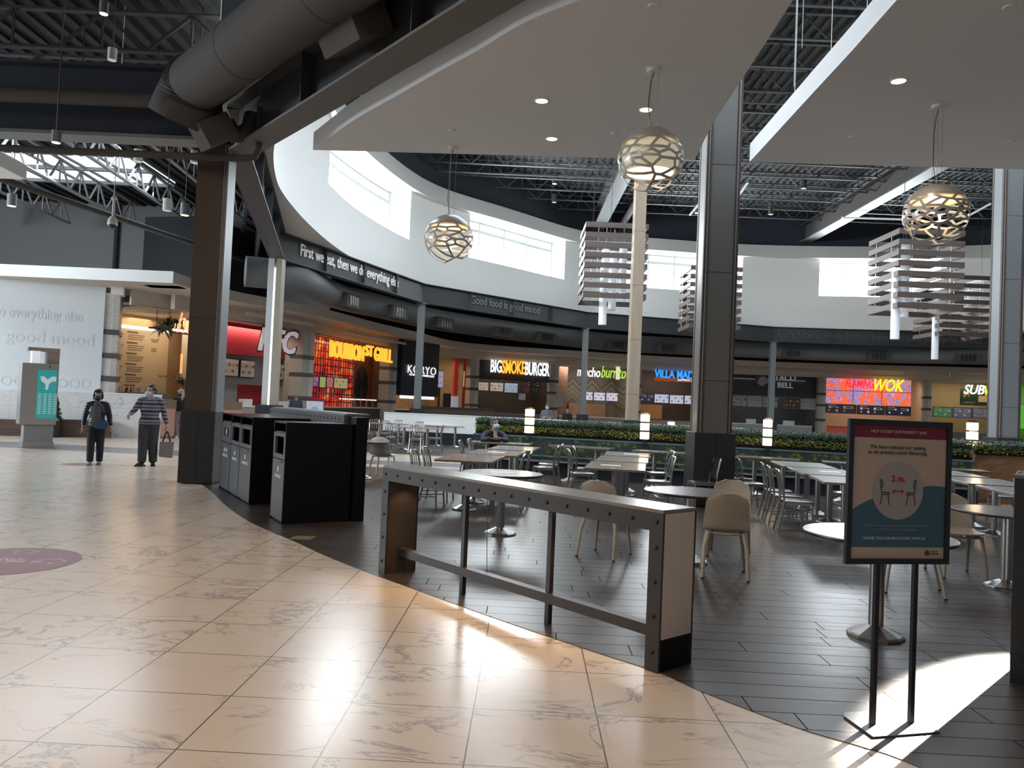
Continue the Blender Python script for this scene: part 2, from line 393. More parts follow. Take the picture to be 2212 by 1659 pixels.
i0 = min(range(len(ring)), key=lambda i: (ring[i]-Vector((-4.9,15.0,0))).length)
i1 = min(range(len(ring)), key=lambda i: (ring[i]-Vector((-6.0,19.6,0))).length)
wins = [(i0, i1)] + wins
ring2 = [(p.x,p.y) for p in ring]
outer = offset(ring2, 1.15)      # towards the outside of the ring
if (Vector(outer[60])-Vector((15,28))).length < (Vector(ring2[60])-Vector((15,28))).length: outer = offset(ring2, -1.15)
SGN = 1 if (Vector(offset(ring2,1.15)[60])-Vector((15,28))).length > (Vector(ring2[60])-Vector((15,28))).length else -1
b_ = B(); bm = b_.bm
def q4(a, z0, c, z1):
    v = [bm.verts.new((a[0],a[1],z0)), bm.verts.new((c[0],c[1],z0)), bm.verts.new((c[0],c[1],z1)), bm.verts.new((a[0],a[1],z1))]; bm.faces.new(v)
def inwin(i): return any(a <= i < c for a, c in wins)
for i in range(len(ring)-1):
    a, c = ring2[i], ring2[i+1]
    q4(a, ZS, c, ZW0); 
    if not inwin(i): q4(a, ZW0, c, ZW1)
for a, c in wins:
    for i in range(a, c):     # sill and head of the deep reveal
        for z in (ZW0, ZW1):
            v = [bm.verts.new((*ring2[i],z)), bm.verts.new((*ring2[i+1],z)), bm.verts.new((*outer[i+1],z)), bm.verts.new((*outer[i],z))]; bm.faces.new(v)
    for k in (a, c): q4(ring2[k], ZW0, outer[k], ZW1)
struct('wall_clerestory', b_, white)
lip = offset(ring2, -.30*SGN)
b_ = B().wall(lip, ZW1, ZL, .33, SGN)
struct('trim_ring', b_, mat('ring_lip_paint', (.60,.60,.57), .6))
b_ = B().wall(offset(ring2, .35*SGN), ZL-.1, 13.4, .1, SGN); struct('wall_above_ring', b_, navy)
# outer drum wall that carries the windows
b_ = B(); bm = b_.bm
out2 = offset(ring2, 1.16*SGN)
for i in range(i0-6, len(ring)-1):
    if not inwin(i): q4(out2[i], ZS, out2[i+1], 13.3)
    else: q4(out2[i], ZS, out2[i+1], ZW0); q4(out2[i], ZW1, out2[i+1], 13.3)
struct('wall_drum', b_, upper_wall)
for n, (a, c) in enumerate(wins):
    w = setp(link('window_%d' % (n+1), None), kind='structure')
    w.location = (outer[a][0], outer[a][1], ZW0)
    loc = lambda p: (p[0]-outer[a][0], p[1]-outer[a][1])
    seg = [loc(outer[i]) for i in range(a, c+1)]
    b = B(); bb_ = b.bm
    for i in range(len(seg)-1):
        v = [bb_.verts.new((*seg[i],0)), bb_.verts.new((*seg[i+1],0)), bb_.verts.new((*seg[i+1],ZW1-ZW0)), bb_.verts.new((*seg[i],ZW1-ZW0))]; bb_.faces.new(v)
    obj('pane', b, sky_glow, w)
    f = B(); ins = [loc(p) for p in offset(ring2, 1.08*SGN)[a:c+1]]
    f.wall(ins, 0, .07, .06, SGN); f.wall(ins, ZW1-ZW0-.07-.45, ZW1-ZW0-.38-.0, .06, SGN); f.wall(ins, ZW1-ZW0-.05, ZW1-ZW0, .06, SGN)
    nm = 4 if n else 2
    for k in range(nm+1):
        p = ins[min(len(ins)-1, round(k*(len(ins)-1)/nm))]
        f.bb(p[0]-.04, p[0]+.04, p[1]-.04, p[1]+.04, 0, ZW1-ZW0)
    obj('window_frame', f, mullion, w)
    m_ = (a+c)//2; P_ = Vector((*outer[m_], (ZW0+ZW1)/2)); I_ = Vector((*offset(ring2, -1*SGN)[m_], (ZW0+ZW1)/2-.35))
    wd = (Vector(outer[a])-Vector(outer[c])).length
    area('window_light', P_+(I_-P_)*.25, I_, wd*.85, 1.7, 150*wd, (.88,.95,1.0))
# ring beam on columns
V = [Vector((2.6,4.3,0)), Vector((-5.12,13.95,0)), atY(582,876,24.5), atY(901,882,34), atY(1258,897,41.5), atY(1664,912,44.6), Vector((27.5,43.5,0)), Vector((36,34,0))]
V = [Vector((v.x,v.y,0)) for v in V]
_e = atZ(500,291,ZB); _f = atZ(986,0,ZB); V[0] = Vector((_f.x+( _f.x-_e.x)*.8+.2, _f.y+(_f.y-_e.y)*.8, 0))
beams = []
for i in range(len(V)-1):
    a, c = V[i], V[i+1]; d = (c-a).normalized(); L = (c-a).length
    names = ['charcoal steel ring beam running over the big duct towards the left column', 'charcoal steel ring beam from the brown left column back to the lit slim column', 'charcoal steel ring beam with white words about eating first',
             'charcoal steel ring beam with the words about good food', 'charcoal steel ring beam behind the thick middle column', 'dark steel ring beam with faint words about bread', 'dark steel ring beam at the far right']
    t = thing('ring_beam', names[i], 'beam', (a.x,a.y,ZB), math.atan2(d.y,d.x), 'ring beams under the white ring')
    fw = .46 if i < 2 else .34
    obj('flange', B().bb(0,L,-fw/2,fw/2,0,.04), beam_grey if i else mat('near_beam_lit_paint', (.17,.165,.158), .7), t); obj('flange', B().bb(0,L,-fw/2,fw/2,ZS-ZB-.04,ZS-ZB-.005), beam_grey, t)  # nearest lower flange painted lighter in place of light from below
    obj('web', B().bb(0,L,-.02,.02,.04,ZS-ZB-.04), beam_grey, t)
    s = B()
    for k in range(1, max(2,int(L/3.2))+1): s.bb(k*L/(max(2,int(L/3.2))+1)-.012, k*L/(max(2,int(L/3.2))+1)+.012, -fw/2+.02, fw/2-.02, .04, ZS-ZB-.04)
    obj('stiffener', s, beam_grey, t)
    beams.append((a,c,t))
# soffit between wall and beams
outerV = [Vector((v.x,v.y)) for v in V]
cen = Vector((15,27))
sof_out = []
def ray_poly(p, poly):
    d = (p-cen).normalized(); best = None
    for a, c in zip(poly, poly[1:]):
        e = c-a; den = d.x*e.y-d.y*e.x
        if abs(den) < 1e-9: continue
        t = ((a.x-cen.x)*e.y-(a.y-cen.y)*e.x)/den; s = ((a.x-cen.x)*d.y-(a.y-cen.y)*d.x)/den
        if -1e-6 <= s <= 1+1e-6 and t > 0: best = t if best is None else min(best, t)
    return cen+d*(best+.35) if best else None
b_ = B(); bm = b_.bm; prev = None
for p in ring2:
    pv = Vector(p); o_ = ray_poly(pv, outerV)
    if o_ is None or (o_-cen).length < (pv-cen).length+.06: o_ = pv+(pv-cen).normalized()*.06
    if prev is not None:
        v = [bm.verts.new((*prev[0],ZS+.003)), bm.verts.new((*pv,ZS+.003)), bm.verts.new((*o_,ZS+.003)), bm.verts.new((*prev[1],ZS+.003))]; bm.faces.new(v)
        v = [bm.verts.new((*prev[0],ZS+.2)), bm.verts.new((*pv,ZS+.2)), bm.verts.new((*o_,ZS+.2)), bm.verts.new((*prev[1],ZS+.2))]; bm.faces.new(v)
    prev = (pv, o_)
struct('ceiling_ring_soffit', b_, mat('ring_soffit_paint', (.66,.65,.63), .6))

# lettering on the beams
def beam_text(i, s, x0, x1, h, z, m, label, cat='lettering', bold=.008):
    a, c, t = beams[i]; F = Face(a, c)
    u0 = F.hit(x0, 600, -.2)[0]; u1 = F.hit(x1, 640, -.2)[0]
    me = textmesh('beam_lettering', s, m, u1-u0, h, .03, bold=bold)
    p = F.P((u0+u1)/2, -.03-.02, ZB+z)
    setp(link('beam_lettering', me, None, p, F.rz), label, cat)
E2_W = mat('beam_letter_white', (.85,.85,.83), .5, emit=(.9,.9,.88), es=.12)
E2_G = mat('beam_letter_grey', (.22,.23,.24), .5)
E2_D = mat('beam_letter_dark', (.10,.11,.125), .6)
beam_text(2, 'First we eat, then we do everything else', 655, 866, .52, .22, E2_W, 'white words on the beam: First we eat, then we do everything else')
beam_text(3, 'Good food is good mood', 1023, 1171, .50, .22, E2_G, 'pale grey words on the beam: Good food is good mood')
beam_text(5, "Let's face it, life is better between two pieces of bread", 1688, 2126, .50, .18, E2_D, 'faint dark words on the far beam about life between pieces of bread')

# ------------------------------------------------------------------ roof decks, joists, girders
def deck(name, poly, z, m, step=.34, rib=.09, h=.07):
    b = B(); b.prism(poly, z, z+.05)
    P = [Vector(p) for p in poly]; x = min(p.x for p in P)+step/2; xm = max(p.x for p in P)
    while x < xm:
        ys = []
        for a, c in zip(P, P[1:]+P[:1]):
            if (a.x-x)*(c.x-x) < 0: ys.append(a.y+(c.y-a.y)*(x-a.x)/(c.x-a.x))
        ys.sort()
        for k in range(0, len(ys)-1, 2): b.bb(x-rib/2-.03, x+rib/2+.03, ys[k], ys[k+1], z-h, z-.001)
        x += step
    struct(name, b, m)
deck('ceiling_hall', [(-9,3),(40,3),(40,49),(-9,49)], 13.35, deck_m)
MALLZ = 9.6
Vn = V[0]
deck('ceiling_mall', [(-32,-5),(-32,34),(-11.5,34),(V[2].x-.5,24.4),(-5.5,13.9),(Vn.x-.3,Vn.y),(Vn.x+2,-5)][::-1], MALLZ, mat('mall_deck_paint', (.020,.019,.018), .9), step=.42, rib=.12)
# band of wall closing the mall roof against the drum
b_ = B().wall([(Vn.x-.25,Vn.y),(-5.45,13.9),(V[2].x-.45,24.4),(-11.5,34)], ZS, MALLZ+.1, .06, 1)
shade_m = mat('shade_black_paint', (.010,.012,.015), .9); struct('wall_over_beam', b_, shade_m)  # shade painted in: darker copy of the ceiling paint, counters the side fill
deck('ceiling_shops', [(V[2].x-.9,24.4),(-12,33.5),(-14,34),(-14,62),(45,62),(45,33)]+[p for p in offset(ring2,1.6*SGN)[::-1][::14] if p[1] > 26], 8.3, navy, step=.5)
def truss_mesh(L, depth=.75, pitch=1.5, c=.07, web=.045):
    b = B(); b.bb(0,L,-c,c,0,c*.7); b.bb(0,L,-c,c,depth-c*.7,depth)
    n = max(1,round(L/pitch)); p = L/n
    for k in range(n):
        b.bar((k*p,0,c/2),((k+.5)*p,0,depth-c/2),web,web); b.bar(((k+.5)*p,0,depth-c/2),((k+1)*p,0,c/2),web,web)
        b.bar(((k+.5)*p,0,depth-c/2),((k+.5)*p,0,c/2),web*.7,web*.7)
    return b
jm = truss_mesh(44, .8, 1.6, .06, .035).mesh('roof_joist', truss_m)
for k in range(13):
    y = 20.3 + 1.85*k
    setp(link('roof_joist', jm, None, (-7, y, 12.48)), ['nearest','second nearest','third nearest','fourth nearest','fifth nearest','sixth nearest','middle','sixth farthest','fifth farthest','fourth farthest','third farthest','second farthest','farthest'][k]+' open web roof joist spanning the hall above the white ring', 'roof joist', 'roof joists over the hall')
gm = None
for x, lab in ((4.5, 'deep grey roof girder seen above the pale oak column'), (16.6, 'deep grey roof girder slanting in over the hanging slat boxes')):
    t = thing('roof_girder', lab, 'beam', (x, 18, 11.75), 0)
    obj('web', B().bb(-.02,.02,0,28,.05,.98), duct_m, t); obj('flange', B().bb(-.32,.32,0,28,0,.05), col_grey, t); obj('flange', B().bb(-.28,.28,0,28,.98,1.03), duct_m, t)
one('ceiling_pipe', B().cyl((5.9,24,12.2),(5.9,46,12.2),.17), duct_m, 'round grey duct running beside the girder above the slat box', 'duct', smooth=True)
for y, ww in ((26.5,'nearest'),(31.2,'middle'),(36,'farthest')):
    one('sprinkler_pipe', B().cyl((-5,y,12.35),(35,y,12.35),.035,seg=8), col_grey, ww+' thin sprinkler pipe across the hall roof', 'pipe', 'sprinkler pipes over the hall')
# mall roof steel
mjm = truss_mesh(24, .85, 1.9, .075, .06).mesh('mall_joist', steel_grey)
for y, xr, ww in ((15.9,-6.0,'nearest'),(18.2,-6.9,'middle'),(20.5,-7.3,'farthest')):
    setp(link('mall_joist', mjm, None, (xr-24, y, 8.55)), ww+' dark open web joist above the girder left of the brown column', 'roof joist', 'joists over the mall walk')
mtm = truss_mesh(11, .9, 1.35, .07, .055).mesh('mall_truss', truss_l)
for k, x in enumerate((-10.2,-12.6,-15.2,-18.0,-21)):
    setp(link('mall_truss', mtm, None, (x, 21.2, 8.35), PI/2+.06), 'light grey open web truss under the mall skylight, '+['rightmost','second from the right','middle one','second from the left','leftmost'][k], 'roof truss', 'trusses under the mall skylight')
b_ = B().bb(-20.5,-13.2,26.0,29.6,MALLZ-.1,MALLZ-.02); sk = setp(obj('window_6', b_, mat('skylight_pane', (.9,.95,1), .3, emit=(.85,.93,1.0), es=1.3)), kind='structure')
f = B()
for k in range(7): f.bb(-20.5+k*7.3/6-.05,-20.5+k*7.3/6+.05,26,29.6,-.06+MALLZ-.1,MALLZ-.1)
for y in (26,27.8,29.6): f.bb(-20.5,-13.2,y-.07,y+.07,MALLZ-.22,MALLZ-.1)
obj('window_frame', f, truss_l, sk)
# girder from the left column into the mall
t = thing('mall_girder', 'dark steel girder running left from the brown column', 'beam', (-30,13.7,6.0))
obj('flange', B().bb(0,24.6,-.22,.22,0,.06), col_grey, t); obj('web', B().bb(0,24.6,-.02,.02,.06,1.25), navy, t); obj('flange', B().bb(0,24.6,-.2,.2,1.25,1.3), navy, t)
one('ceiling_pipe', B().cyl((-30,13.2,6.55),(-5.4,13.2,6.55),.125), duct_m, 'fat grey pipe running left from the end of the big duct', 'pipe', smooth=True)
one('ceiling_pipe', B().tube([(-11.2,13.2,5.62),(-4.75,13.2,5.62),(-4.55,13.2,5.66),(-4.5,13.2,5.8),(-4.5,13.2,6.5)],.06,10), duct_m, 'grey pipe with an elbow below the steel beam at the left column', 'pipe', smooth=True)
A_, D_ = atY(20,310,15), atY(470,548,33)
one('ceiling_pipe', B().cyl((-13.2,12.5,6.3),(-11.0,33,7.1),.09,seg=12), duct_m, 'long grey pipe slanting back under the mall trusses', 'pipe', smooth=True)
# the big round duct with its branch boxes
C1 = atZ(423,181,6.6); C2 = atZ(525,105,6.6); dd = (C2-C1).normalized(); DR = .44
t = thing('air_duct', 'huge round grey air duct beside the steel beam at upper left', 'air duct', (C1.x,C1.y,C1.z))
obj('duct_body', B().cyl(Vector((0,0,0)), dd*11, DR, seg=40), duct_m, t, smooth=True)
E1 = atY(408,222,C1.y+.22)-C1; E2 = atY(393,262,C1.y+.30)-C1
rib = noisy('ribbed_duct', (.060,.057,.053), (.070,.066,.061), (1,1,1), .8)
obj('elbow', B().tube([dd*.03, dd*-.10, E1*.6-dd*.05, E1, E2], [DR+.015,DR+.03,DR+.06,DR+.09,DR+.10], 32), rib, t, smooth=True)
rg = B(); ep = spline([dd*.03, dd*-.12, E1*.6-dd*.05, E1, E2], 3)
for p, q in zip(ep, ep[1:]): rg.cyl(p.lerp(q,.4), p.lerp(q,.6), DR+.03+.08*ep.index(p)/len(ep), seg=36)
obj('ribs', rg, rib, t, smooth=True)
for k in (0.0,(C2-C1).length,2*(C2-C1).length+.6,5.6,7.9): obj('seam_ring', B().cyl(dd*k-dd*.012, dd*k+dd*.012, DR+.006, seg=40), rib, t, smooth=True)
rzd = math.atan2(dd.y, dd.x); nn = Vector((-dd.y, dd.x, 0))
p = atY(462,285,C1.y+.25)-C1; obj('branch_box', B().box(p, (.42,.55,.42), rz=rzd, rx=.6), duct_m, t)
p = atZ(760,55,6.32)-C1; obj('branch_box', B().box(p, (.85,.55,.5), rz=rzd, rx=.5), duct_m, t)
p0 = atY(488,262,C1.y+.5)-C1; p1 = atY(505,290,C1.y+.6)-C1; p2 = atY(535,282,C1.y+.7)-C1; p3 = atY(545,250,C1.y+.8)-C1
obj('branch_pipe', B().tube(spline([p0,p1,p2,p3],4), .14, 16), duct_m, t, smooth=True)
# ring duct over the shops with its grilles
dp = [Vector((p.x,p.y,5.55)) for p in (atZ(530,586,5.55), atZ(640,604,5.5), atZ(728,642,5.5), atZ(835,668,5.5), atZ(938,692,5.5), atZ(1070,712,5.5), atZ(1165,724,5.5), atZ(1320,741,5.5), atZ(1436,748,5.5), atZ(1705,760,5.5), atZ(1892,767,5.5), atZ(2085,770,5.5), atZ(2212,773,5.5))]
dsp = spline(dp, 6)
t = thing('air_duct', 'long curved grey duct over the food counters', 'air duct', (dp[0].x,dp[0].y,5.0))
o_ = Vector((dp[0].x,dp[0].y,5.0))
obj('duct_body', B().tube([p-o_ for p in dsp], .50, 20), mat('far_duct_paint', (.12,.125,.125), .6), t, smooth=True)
for k in (2,3,4,5,6,7,8,9,10,11):
    p = dp[k]; d = (dp[min(k+1,12)]-dp[k-1]).normalized(); rz = math.atan2(d.y,d.x); n = Vector((d.y,-d.x,0))
    if n.y > 0: n = -n
    g = obj('air_outlet', B().box(p-o_+n*.45+Vector((0,0,-.2)), (1.2,.55,.52), rz=rz), duct_m, t)
    gb = B()
    for q in range(4): gb.box(p-o_+n*.735+d*(-.3+.2*q)+Vector((0,0,-.2)), (.13,.02,.36), rz=rz)
    obj('grille', gb, black_m, g)
# ------------------------------------------------------------------ hanging cloud panels
ZP = 5.85
l1 = spline([(676,324,0),(707,301,0),(768,257,0),(851,210,0),(951,153,0),(1035,107,0),(1134,48,0),(1251,0,0),(1370,-50,0)], 4)
r1 = [(1713,0),(1673,63),(1602,172),(1539,268),(1500,346)]
P1 = [atZ(p.x,p.y,ZP) for p in l1] + [Vector((2.0,4.6,ZP)), Vector((3.1,4.4,ZP))] + [atZ(x,y,ZP) for x,y in r1]
def panel_poly(P, lab, wires):
    o_ = P[0].copy(); t = thing('ceiling_cloud', lab, 'ceiling panel', o_)
    obj('panel', B().prism([(p.x-o_.x,p.y-o_.y) for p in P], 0, .31), cloud, t)
    w = B()
    for x, y in wires: w.cyl((x-o_.x,y-o_.y,.31),(x-o_.x,y-o_.y,6.6),.004,seg=6)
    obj('hanger_wire', w, ink_w, t)
panel_poly(P1, 'large white sail shaped ceiling panel over the dining floor', [(-2.6,12.3),(-2.2,11.6),(-1.4,10.9),(-.6,10.0),(3.4,9.5),(3.7,10.6),(3.3,8.2),(4.1,11.7)])
l2 = [(1619,350),(1753,204),(1840,110),(1937,0)]
P2 = [atZ(x,y,ZP) for x,y in l2] + [Vector((4.7,5.0,ZP)), Vector((12.5,4.6,ZP)), Vector((12.8,11.9,ZP))] + [atZ(2212,366,ZP)]
panel_poly(P2, 'white angular ceiling panel at upper right with one globe lamp', [(4.75,12.0),(4.85,11.0),(4.9,9.9),(5.0,9.0),(5.05,8.1),(4.8,10.4)])
for k,(x,y,lab) in enumerate(((1170,217,'round recessed downlight in the sail panel, leftmost and nearer of its row'),(1395,236,'round recessed downlight in the sail panel behind the globe lamp wires'),(1192,299,'round recessed downlight nearest the far edge of the sail panel'),(1941,174,'round recessed downlight in the right hand ceiling panel'))):
    p = atZ(x,y,ZP); t = thing('recessed_downlight', lab, 'downlight', (p.x,p.y,ZP-.012))
    obj('trim_ring', B().lathe([(.088,.012),(.088,0),(.106,0),(.106,.012)],seg=28,caps=False), white, t, smooth=True)
    obj('lens', B().lathe([(.087,.003),(.087,.011)],seg=28), glow_spot, t)
    spot('downlight', (p.x,p.y,ZP-.03), (p.x,p.y,0), 55, WARM, 95, .6, .05)
for x,y,lab in ((1412,12,'small round smoke detector at the near middle of the sail panel'),(1328,288,'small sprinkler cover near the far edge of the sail panel'),(978,281,'small sprinkler cover beside the far globe lamp canopy'),(1843,295,'small sprinkler cover near the left tip of the right panel'),(2180,14,'small round detector at the top of the right panel'),(2184,305,'small sprinkler cover at the far right of the right panel')):
    p = atZ(x,y,ZP); one('ceiling_detector', B().lathe([(.055,-.018),(.06,-.01),(.06,-.001)],(p.x,p.y,ZP),24), white, lab, 'detector', smooth=True)

# ------------------------------------------------------------------ globe lamps
def lattice(seed, n, R, top, st=2.3, w=.034, t=.006):
    rnd = random.Random(seed); bm = bmesh.new(); pts = []
    tries = 0
    while len(pts) < n and tries < 20000:
        tries += 1
        v = Vector((rnd.gauss(0,1), rnd.gauss(0,1), rnd.gauss(0,1))).normalized()
        if all((v-p).length > 1.55/math.sqrt(n) for p in pts): pts.append(v)
    for v in pts: bm.verts.new(v)
    bmesh.ops.convex_hull(bm, input=bm.verts)
    bmesh.ops.triangulate(bm, faces=bm.faces)
    cen_ = {f: None for f in bm.faces}
    def unst(v): return Vector((v.x, v.y, v.z/st)).normalized()
    for f in bm.faces: cen_[f] = unst(f.normal if f.normal.dot(f.calc_center_median())>0 else -f.normal)
    b = B()
    for e in bm.edges:
        if len(e.link_faces) != 2: continue
        a, c = cen_[e.link_faces[0]], cen_[e.link_faces[1]]
        if max(a.z, c.z) > top+.12 and min(a.z,c.z) > top: continue
        m = 3; prev = a
        for k in range(1, m+1):
            q = a.lerp(c, k/m).normalized()
            if min(prev.z,q.z) < top+.04: b.bar(prev*R, q*R, w, t, up=((prev+q)/2).normalized())
            prev = q
    bm.free(); return b
shell_m = mat('globe_outer_paint', (.52,.50,.47), .30, .3); 
def globe(px, py, dpx, cx, cy, lab, seed, cell=66):
    Y = .8*FPX/dpx; p = atY(px,py,Y); R = .40
    t = thing('globe_pendant', lab, 'pendant lamp', p)
    prof = [(R*math.sin(a), R*math.cos(a)) for a in [math.radians(x) for x in (2,12,22,32,42,52,58)]]
    prof2 = [((R-.008)*math.sin(a), (R-.008)*math.cos(a)) for a in [math.radians(x) for x in (58,52,42,32,22,12,2)]]
    obj('cap', B().lathe(prof+prof2, seg=48), shell_m, t, smooth=True)
    obj('lattice', lattice(seed, cell, R, .50), shell_m, t)
    obj('rim', B().lathe([(R*.855,R*.52),(R*.868,R*.5),(R*.868,R*.47),(R*.845,R*.47)], seg=48, caps=False), shell_m, t, smooth=True)
    obj('diffuser', B().lathe([(.01,.175),(.31,.175),(.31,.19),(.01,.19)], seg=40), glow_a, t)
    if seed == 11: obj('lit_inside', B().lathe([(R*.80,R*.44),(R*.87,R*.18),(R*.86,-R*.12),(R*.74,-R*.42),(R*.72,-R*.41),(R*.84,-R*.12),(R*.85,R*.18),(R*.78,R*.44)], seg=40, caps=False), mat('cream_inside_glow',(.8,.76,.62),.6,emit=(1,.90,.62),es=.30), t, smooth=True)  # added glowing bowl, stands in for the lit inside of the nearest globe
    h = ZP-p.z
    obj('canopy', B().lathe([(.075,h-.05),(.085,h-.045),(.085,h-.001)], seg=32), white, t, smooth=True)
    w = B()
    for k in range(3): a = k*2.1; w.cyl((.06*math.cos(a),.06*math.sin(a),R*.97),(.06*math.cos(a),.06*math.sin(a),h-.04),.0025,seg=6)
    obj('suspension_wire', w, chrome, t)
    obj('power_cord', B().tube([(0,0,h-.05),(-.03,0,h-.18),(-.05,0,h-.4),(-.05,0,R+.25),(-.01,0,R+.03),(0,0,R*.95)],.005,6), black_m, t)
    l = bpy.data.lights.new('globe_light','POINT'); l.energy = 6; l.color = (1,.84,.64); l.shadow_soft_size = .12
    lo = bpy.data.objects.new('globe_light', l); C.objects.link(lo); lo.location = (p.x,p.y,p.z+.08)
globe(1405,345,141,1409,134,'white cut-out globe lamp, largest and nearest of the three',11)
globe(970,516,105,978,295,'white cut-out globe lamp in front of the clerestory windows at left',5)
globe(2021,463,131,2025,295,'white cut-out globe lamp hanging in front of the slat box chandelier',23)

# ------------------------------------------------------------------ slat box chandeliers with tube lamps
tube_m = mat('frosted_tube', (.86,.88,.90), .35, emit=(.85,.92,1), es=.10)
def slatbox(px, py, Y, lab, tubes, n=8, w=2.4, dpt=2.4):
    p = atY(px,py,Y); t = thing('slat_chandelier', lab, 'chandelier', p, 0, 'slat box chandeliers over the hall')
    for k in range(n):
        z = -.2-k*.385; b = B()
        b.bb(0,w,0,.05,z,z+.2); b.bb(0,w,dpt-.05,dpt,z,z+.2); b.bb(0,.05,.05,dpt-.05,z,z+.2); b.bb(w-.05,w,.05,dpt-.05,z,z+.2)
        obj('slat_frame', b, slat_m, t)
    r = B()
    for x,y in ((.5,.025),(1.9,.025),(.5,dpt-.025),(1.9,dpt-.025),(.025,.6),(w-.025,.6),(.025,1.8),(w-.025,1.8)): r.cyl((x,y,-.2-(n-1)*.385),(x,y,0),.012,seg=6)
    obj('hanging_rod', r, chrome, t)
    c = B()
    for x,y in ((.3,.3),(w-.3,.3),(w/2,dpt-.3)): c.cyl((x,y,-.1),(x,y,12.4-p.z),.009,seg=6)
    obj('hanger_wire', c, black_m, t)
    for x,y,z0,z1 in tubes:
        tb = obj('tube_lamp', B().cyl((x,y,z0),(x,y,z1),.155,seg=24), tube_m, t, smooth=True)
        obj('tube_rod', B().cyl((x,y,z1),(x,y,z1+.9),.012,seg=6), chrome, tb)
T_ = [(.95,.9,-3.95,-1.2),(1.45,1.3,-3.35,-.9),(.6,1.7,-2.2,-.6),(1.7,.7,-2.9,-.8)]
slatbox(1266,478,29.5,'taupe slat box chandelier partly behind the pale oak column',[(.85,.7,-3.85,-1.5),(1.25,1.1,-3.2,-.9),(1.55,.6,-2.7,-.7),(1.0,1.7,-2.2,-.7)])
slatbox(1493,573,36,'taupe slat box chandelier half hidden by the thick middle column',[(1.9,.7,-3.25,-1.5),(1.45,1.3,-2.6,-.9)])
slatbox(1943,492,28,'taupe slat box chandelier behind the right globe lamp',[(.14,.4,-4.0,-1.5),(.75,1.0,-3.1,-.55),(.45,.4,-2.7,-.5)])
slatbox(2032,592,36.6,'taupe slat box chandelier overlapped by the nearer slat box at right',[(.1,.5,-4.0,-2.0),(.75,1.4,-2.75,-.9)])

# ------------------------------------------------------------------ columns
def big_column(cx, cy, w, d, rz, top, m_front, m_side, lab, base=1.28, ch=True):
    t = thing('column', lab, 'column', (cx,cy,0), rz)
    obj('base_cladding', B().bb(-w/2-.055,w/2+.055,-d/2-.055,d/2+.055,.02,base), charcoal, t, bevel=.006)
    g = B(); g.bb(-.004,.004,-d/2-.058,-d/2-.05,.02,base); g.bb(-w/2-.058,w/2+.058,-d/2-.058,d/2+.058,.215,.222); obj('base_joint', g, black_m, t)
    sh = obj('shaft', B().bb(-w/2+.09,w/2-.09,-d/2,d/2,base,top), m_front, t)
    if ch:
        for sx in (-1,1):
            c = B(); c.bb(sx*(w/2-.085),sx*(w/2-.065),-d/2-.02,d/2+.02,base,top)
            for y0_ in (-d/2+.02,d/2-.10): c.bb(sx*(w/2-.035),sx*(w/2),y0_,y0_+.08,base,top)
            obj('edge_channel', c, m_side, t)
        for sx in (-1,1): obj('side_panel', B().bb(sx*(w/2-.033),sx*(w/2-.008),-d/2+.10,d/2-.10,base,top), m_front, t)
        for sx in (-1,1): obj('light_strip', B().bb(sx*(w/2-.056),sx*(w/2-.040),-d/2+.01,d/2-.01,base,top), mat('strip_grey',(.35,.36,.36),.4), t)
    j = B()
    for z in [base+ .9+1.9*k for k in range(int((top-base-1)/1.9)+1)]: j.bb(-w/2+.088,w/2-.088,-d/2-.002,d/2+.002,z,z+.008)
    obj('panel_joint', j, black_m, t)
    return t
# left: brown clad face, grey side
a = atZ(387,1045); c = atZ(452,1047)
dv = (c-a).normalized(); mid = (a+c)/2 + Vector((-dv.y,dv.x,0))*.29
t = thing('column', 'brown clad column with dark base at the left edge of the dining floor', 'column', (mid.x,mid.y,0), math.atan2(dv.y,dv.x))
obj('base_cladding', B().bb(-.29,.29,-.29,.29,.015,1.27), charcoal, t, bevel=.006)
obj('base_joint', B().bb(-.004,.004,-.294,-.285,.02,1.27).bb(-.293,.293,-.293,.293,.20,.207), black_m, t)
obj('brown_cladding', B().bb(-.25,.20,-.25,.25,1.27,6.0), bronze, t)
obj('panel_joint', B().bb(-.252,.19,-.252,.252,2.9,2.908).bb(-.252,.19,-.252,.252,4.55,4.558), black_m, t)
obj('edge_channel', B().bb(.205,.225,-.25,.25,1.27,6.0).bb(.26,.285,-.25,.25,1.27,6.0), col_grey, t)
obj('light_strip', B().bb(.227,.258,-.24,.24,1.27,6.0), mat('strip_grey2',(.16,.16,.155),.4), t)
p = (atZ(1501,1094)+atZ(1577,1097))/2
big_column(p.x, p.y+.33, .60, .60, .0, 12.4, mat('mid_column_grey',(.15,.15,.142),.4), bronze, 'thick grey column with brown edges rising through the middle of the hall')
p = atY(1367,908,27); big_column(p.x, 27.3, .56, .56, 0, 12.4, oak, oak, 'pale oak clad column behind the hedge, in front of a slat box', ch=False)
p = atY(2180,947,23); big_column(p.x, 23.3, .66, .60, 0, 12.4, col_grey, bronze, 'light grey column with brown edges at the far right')
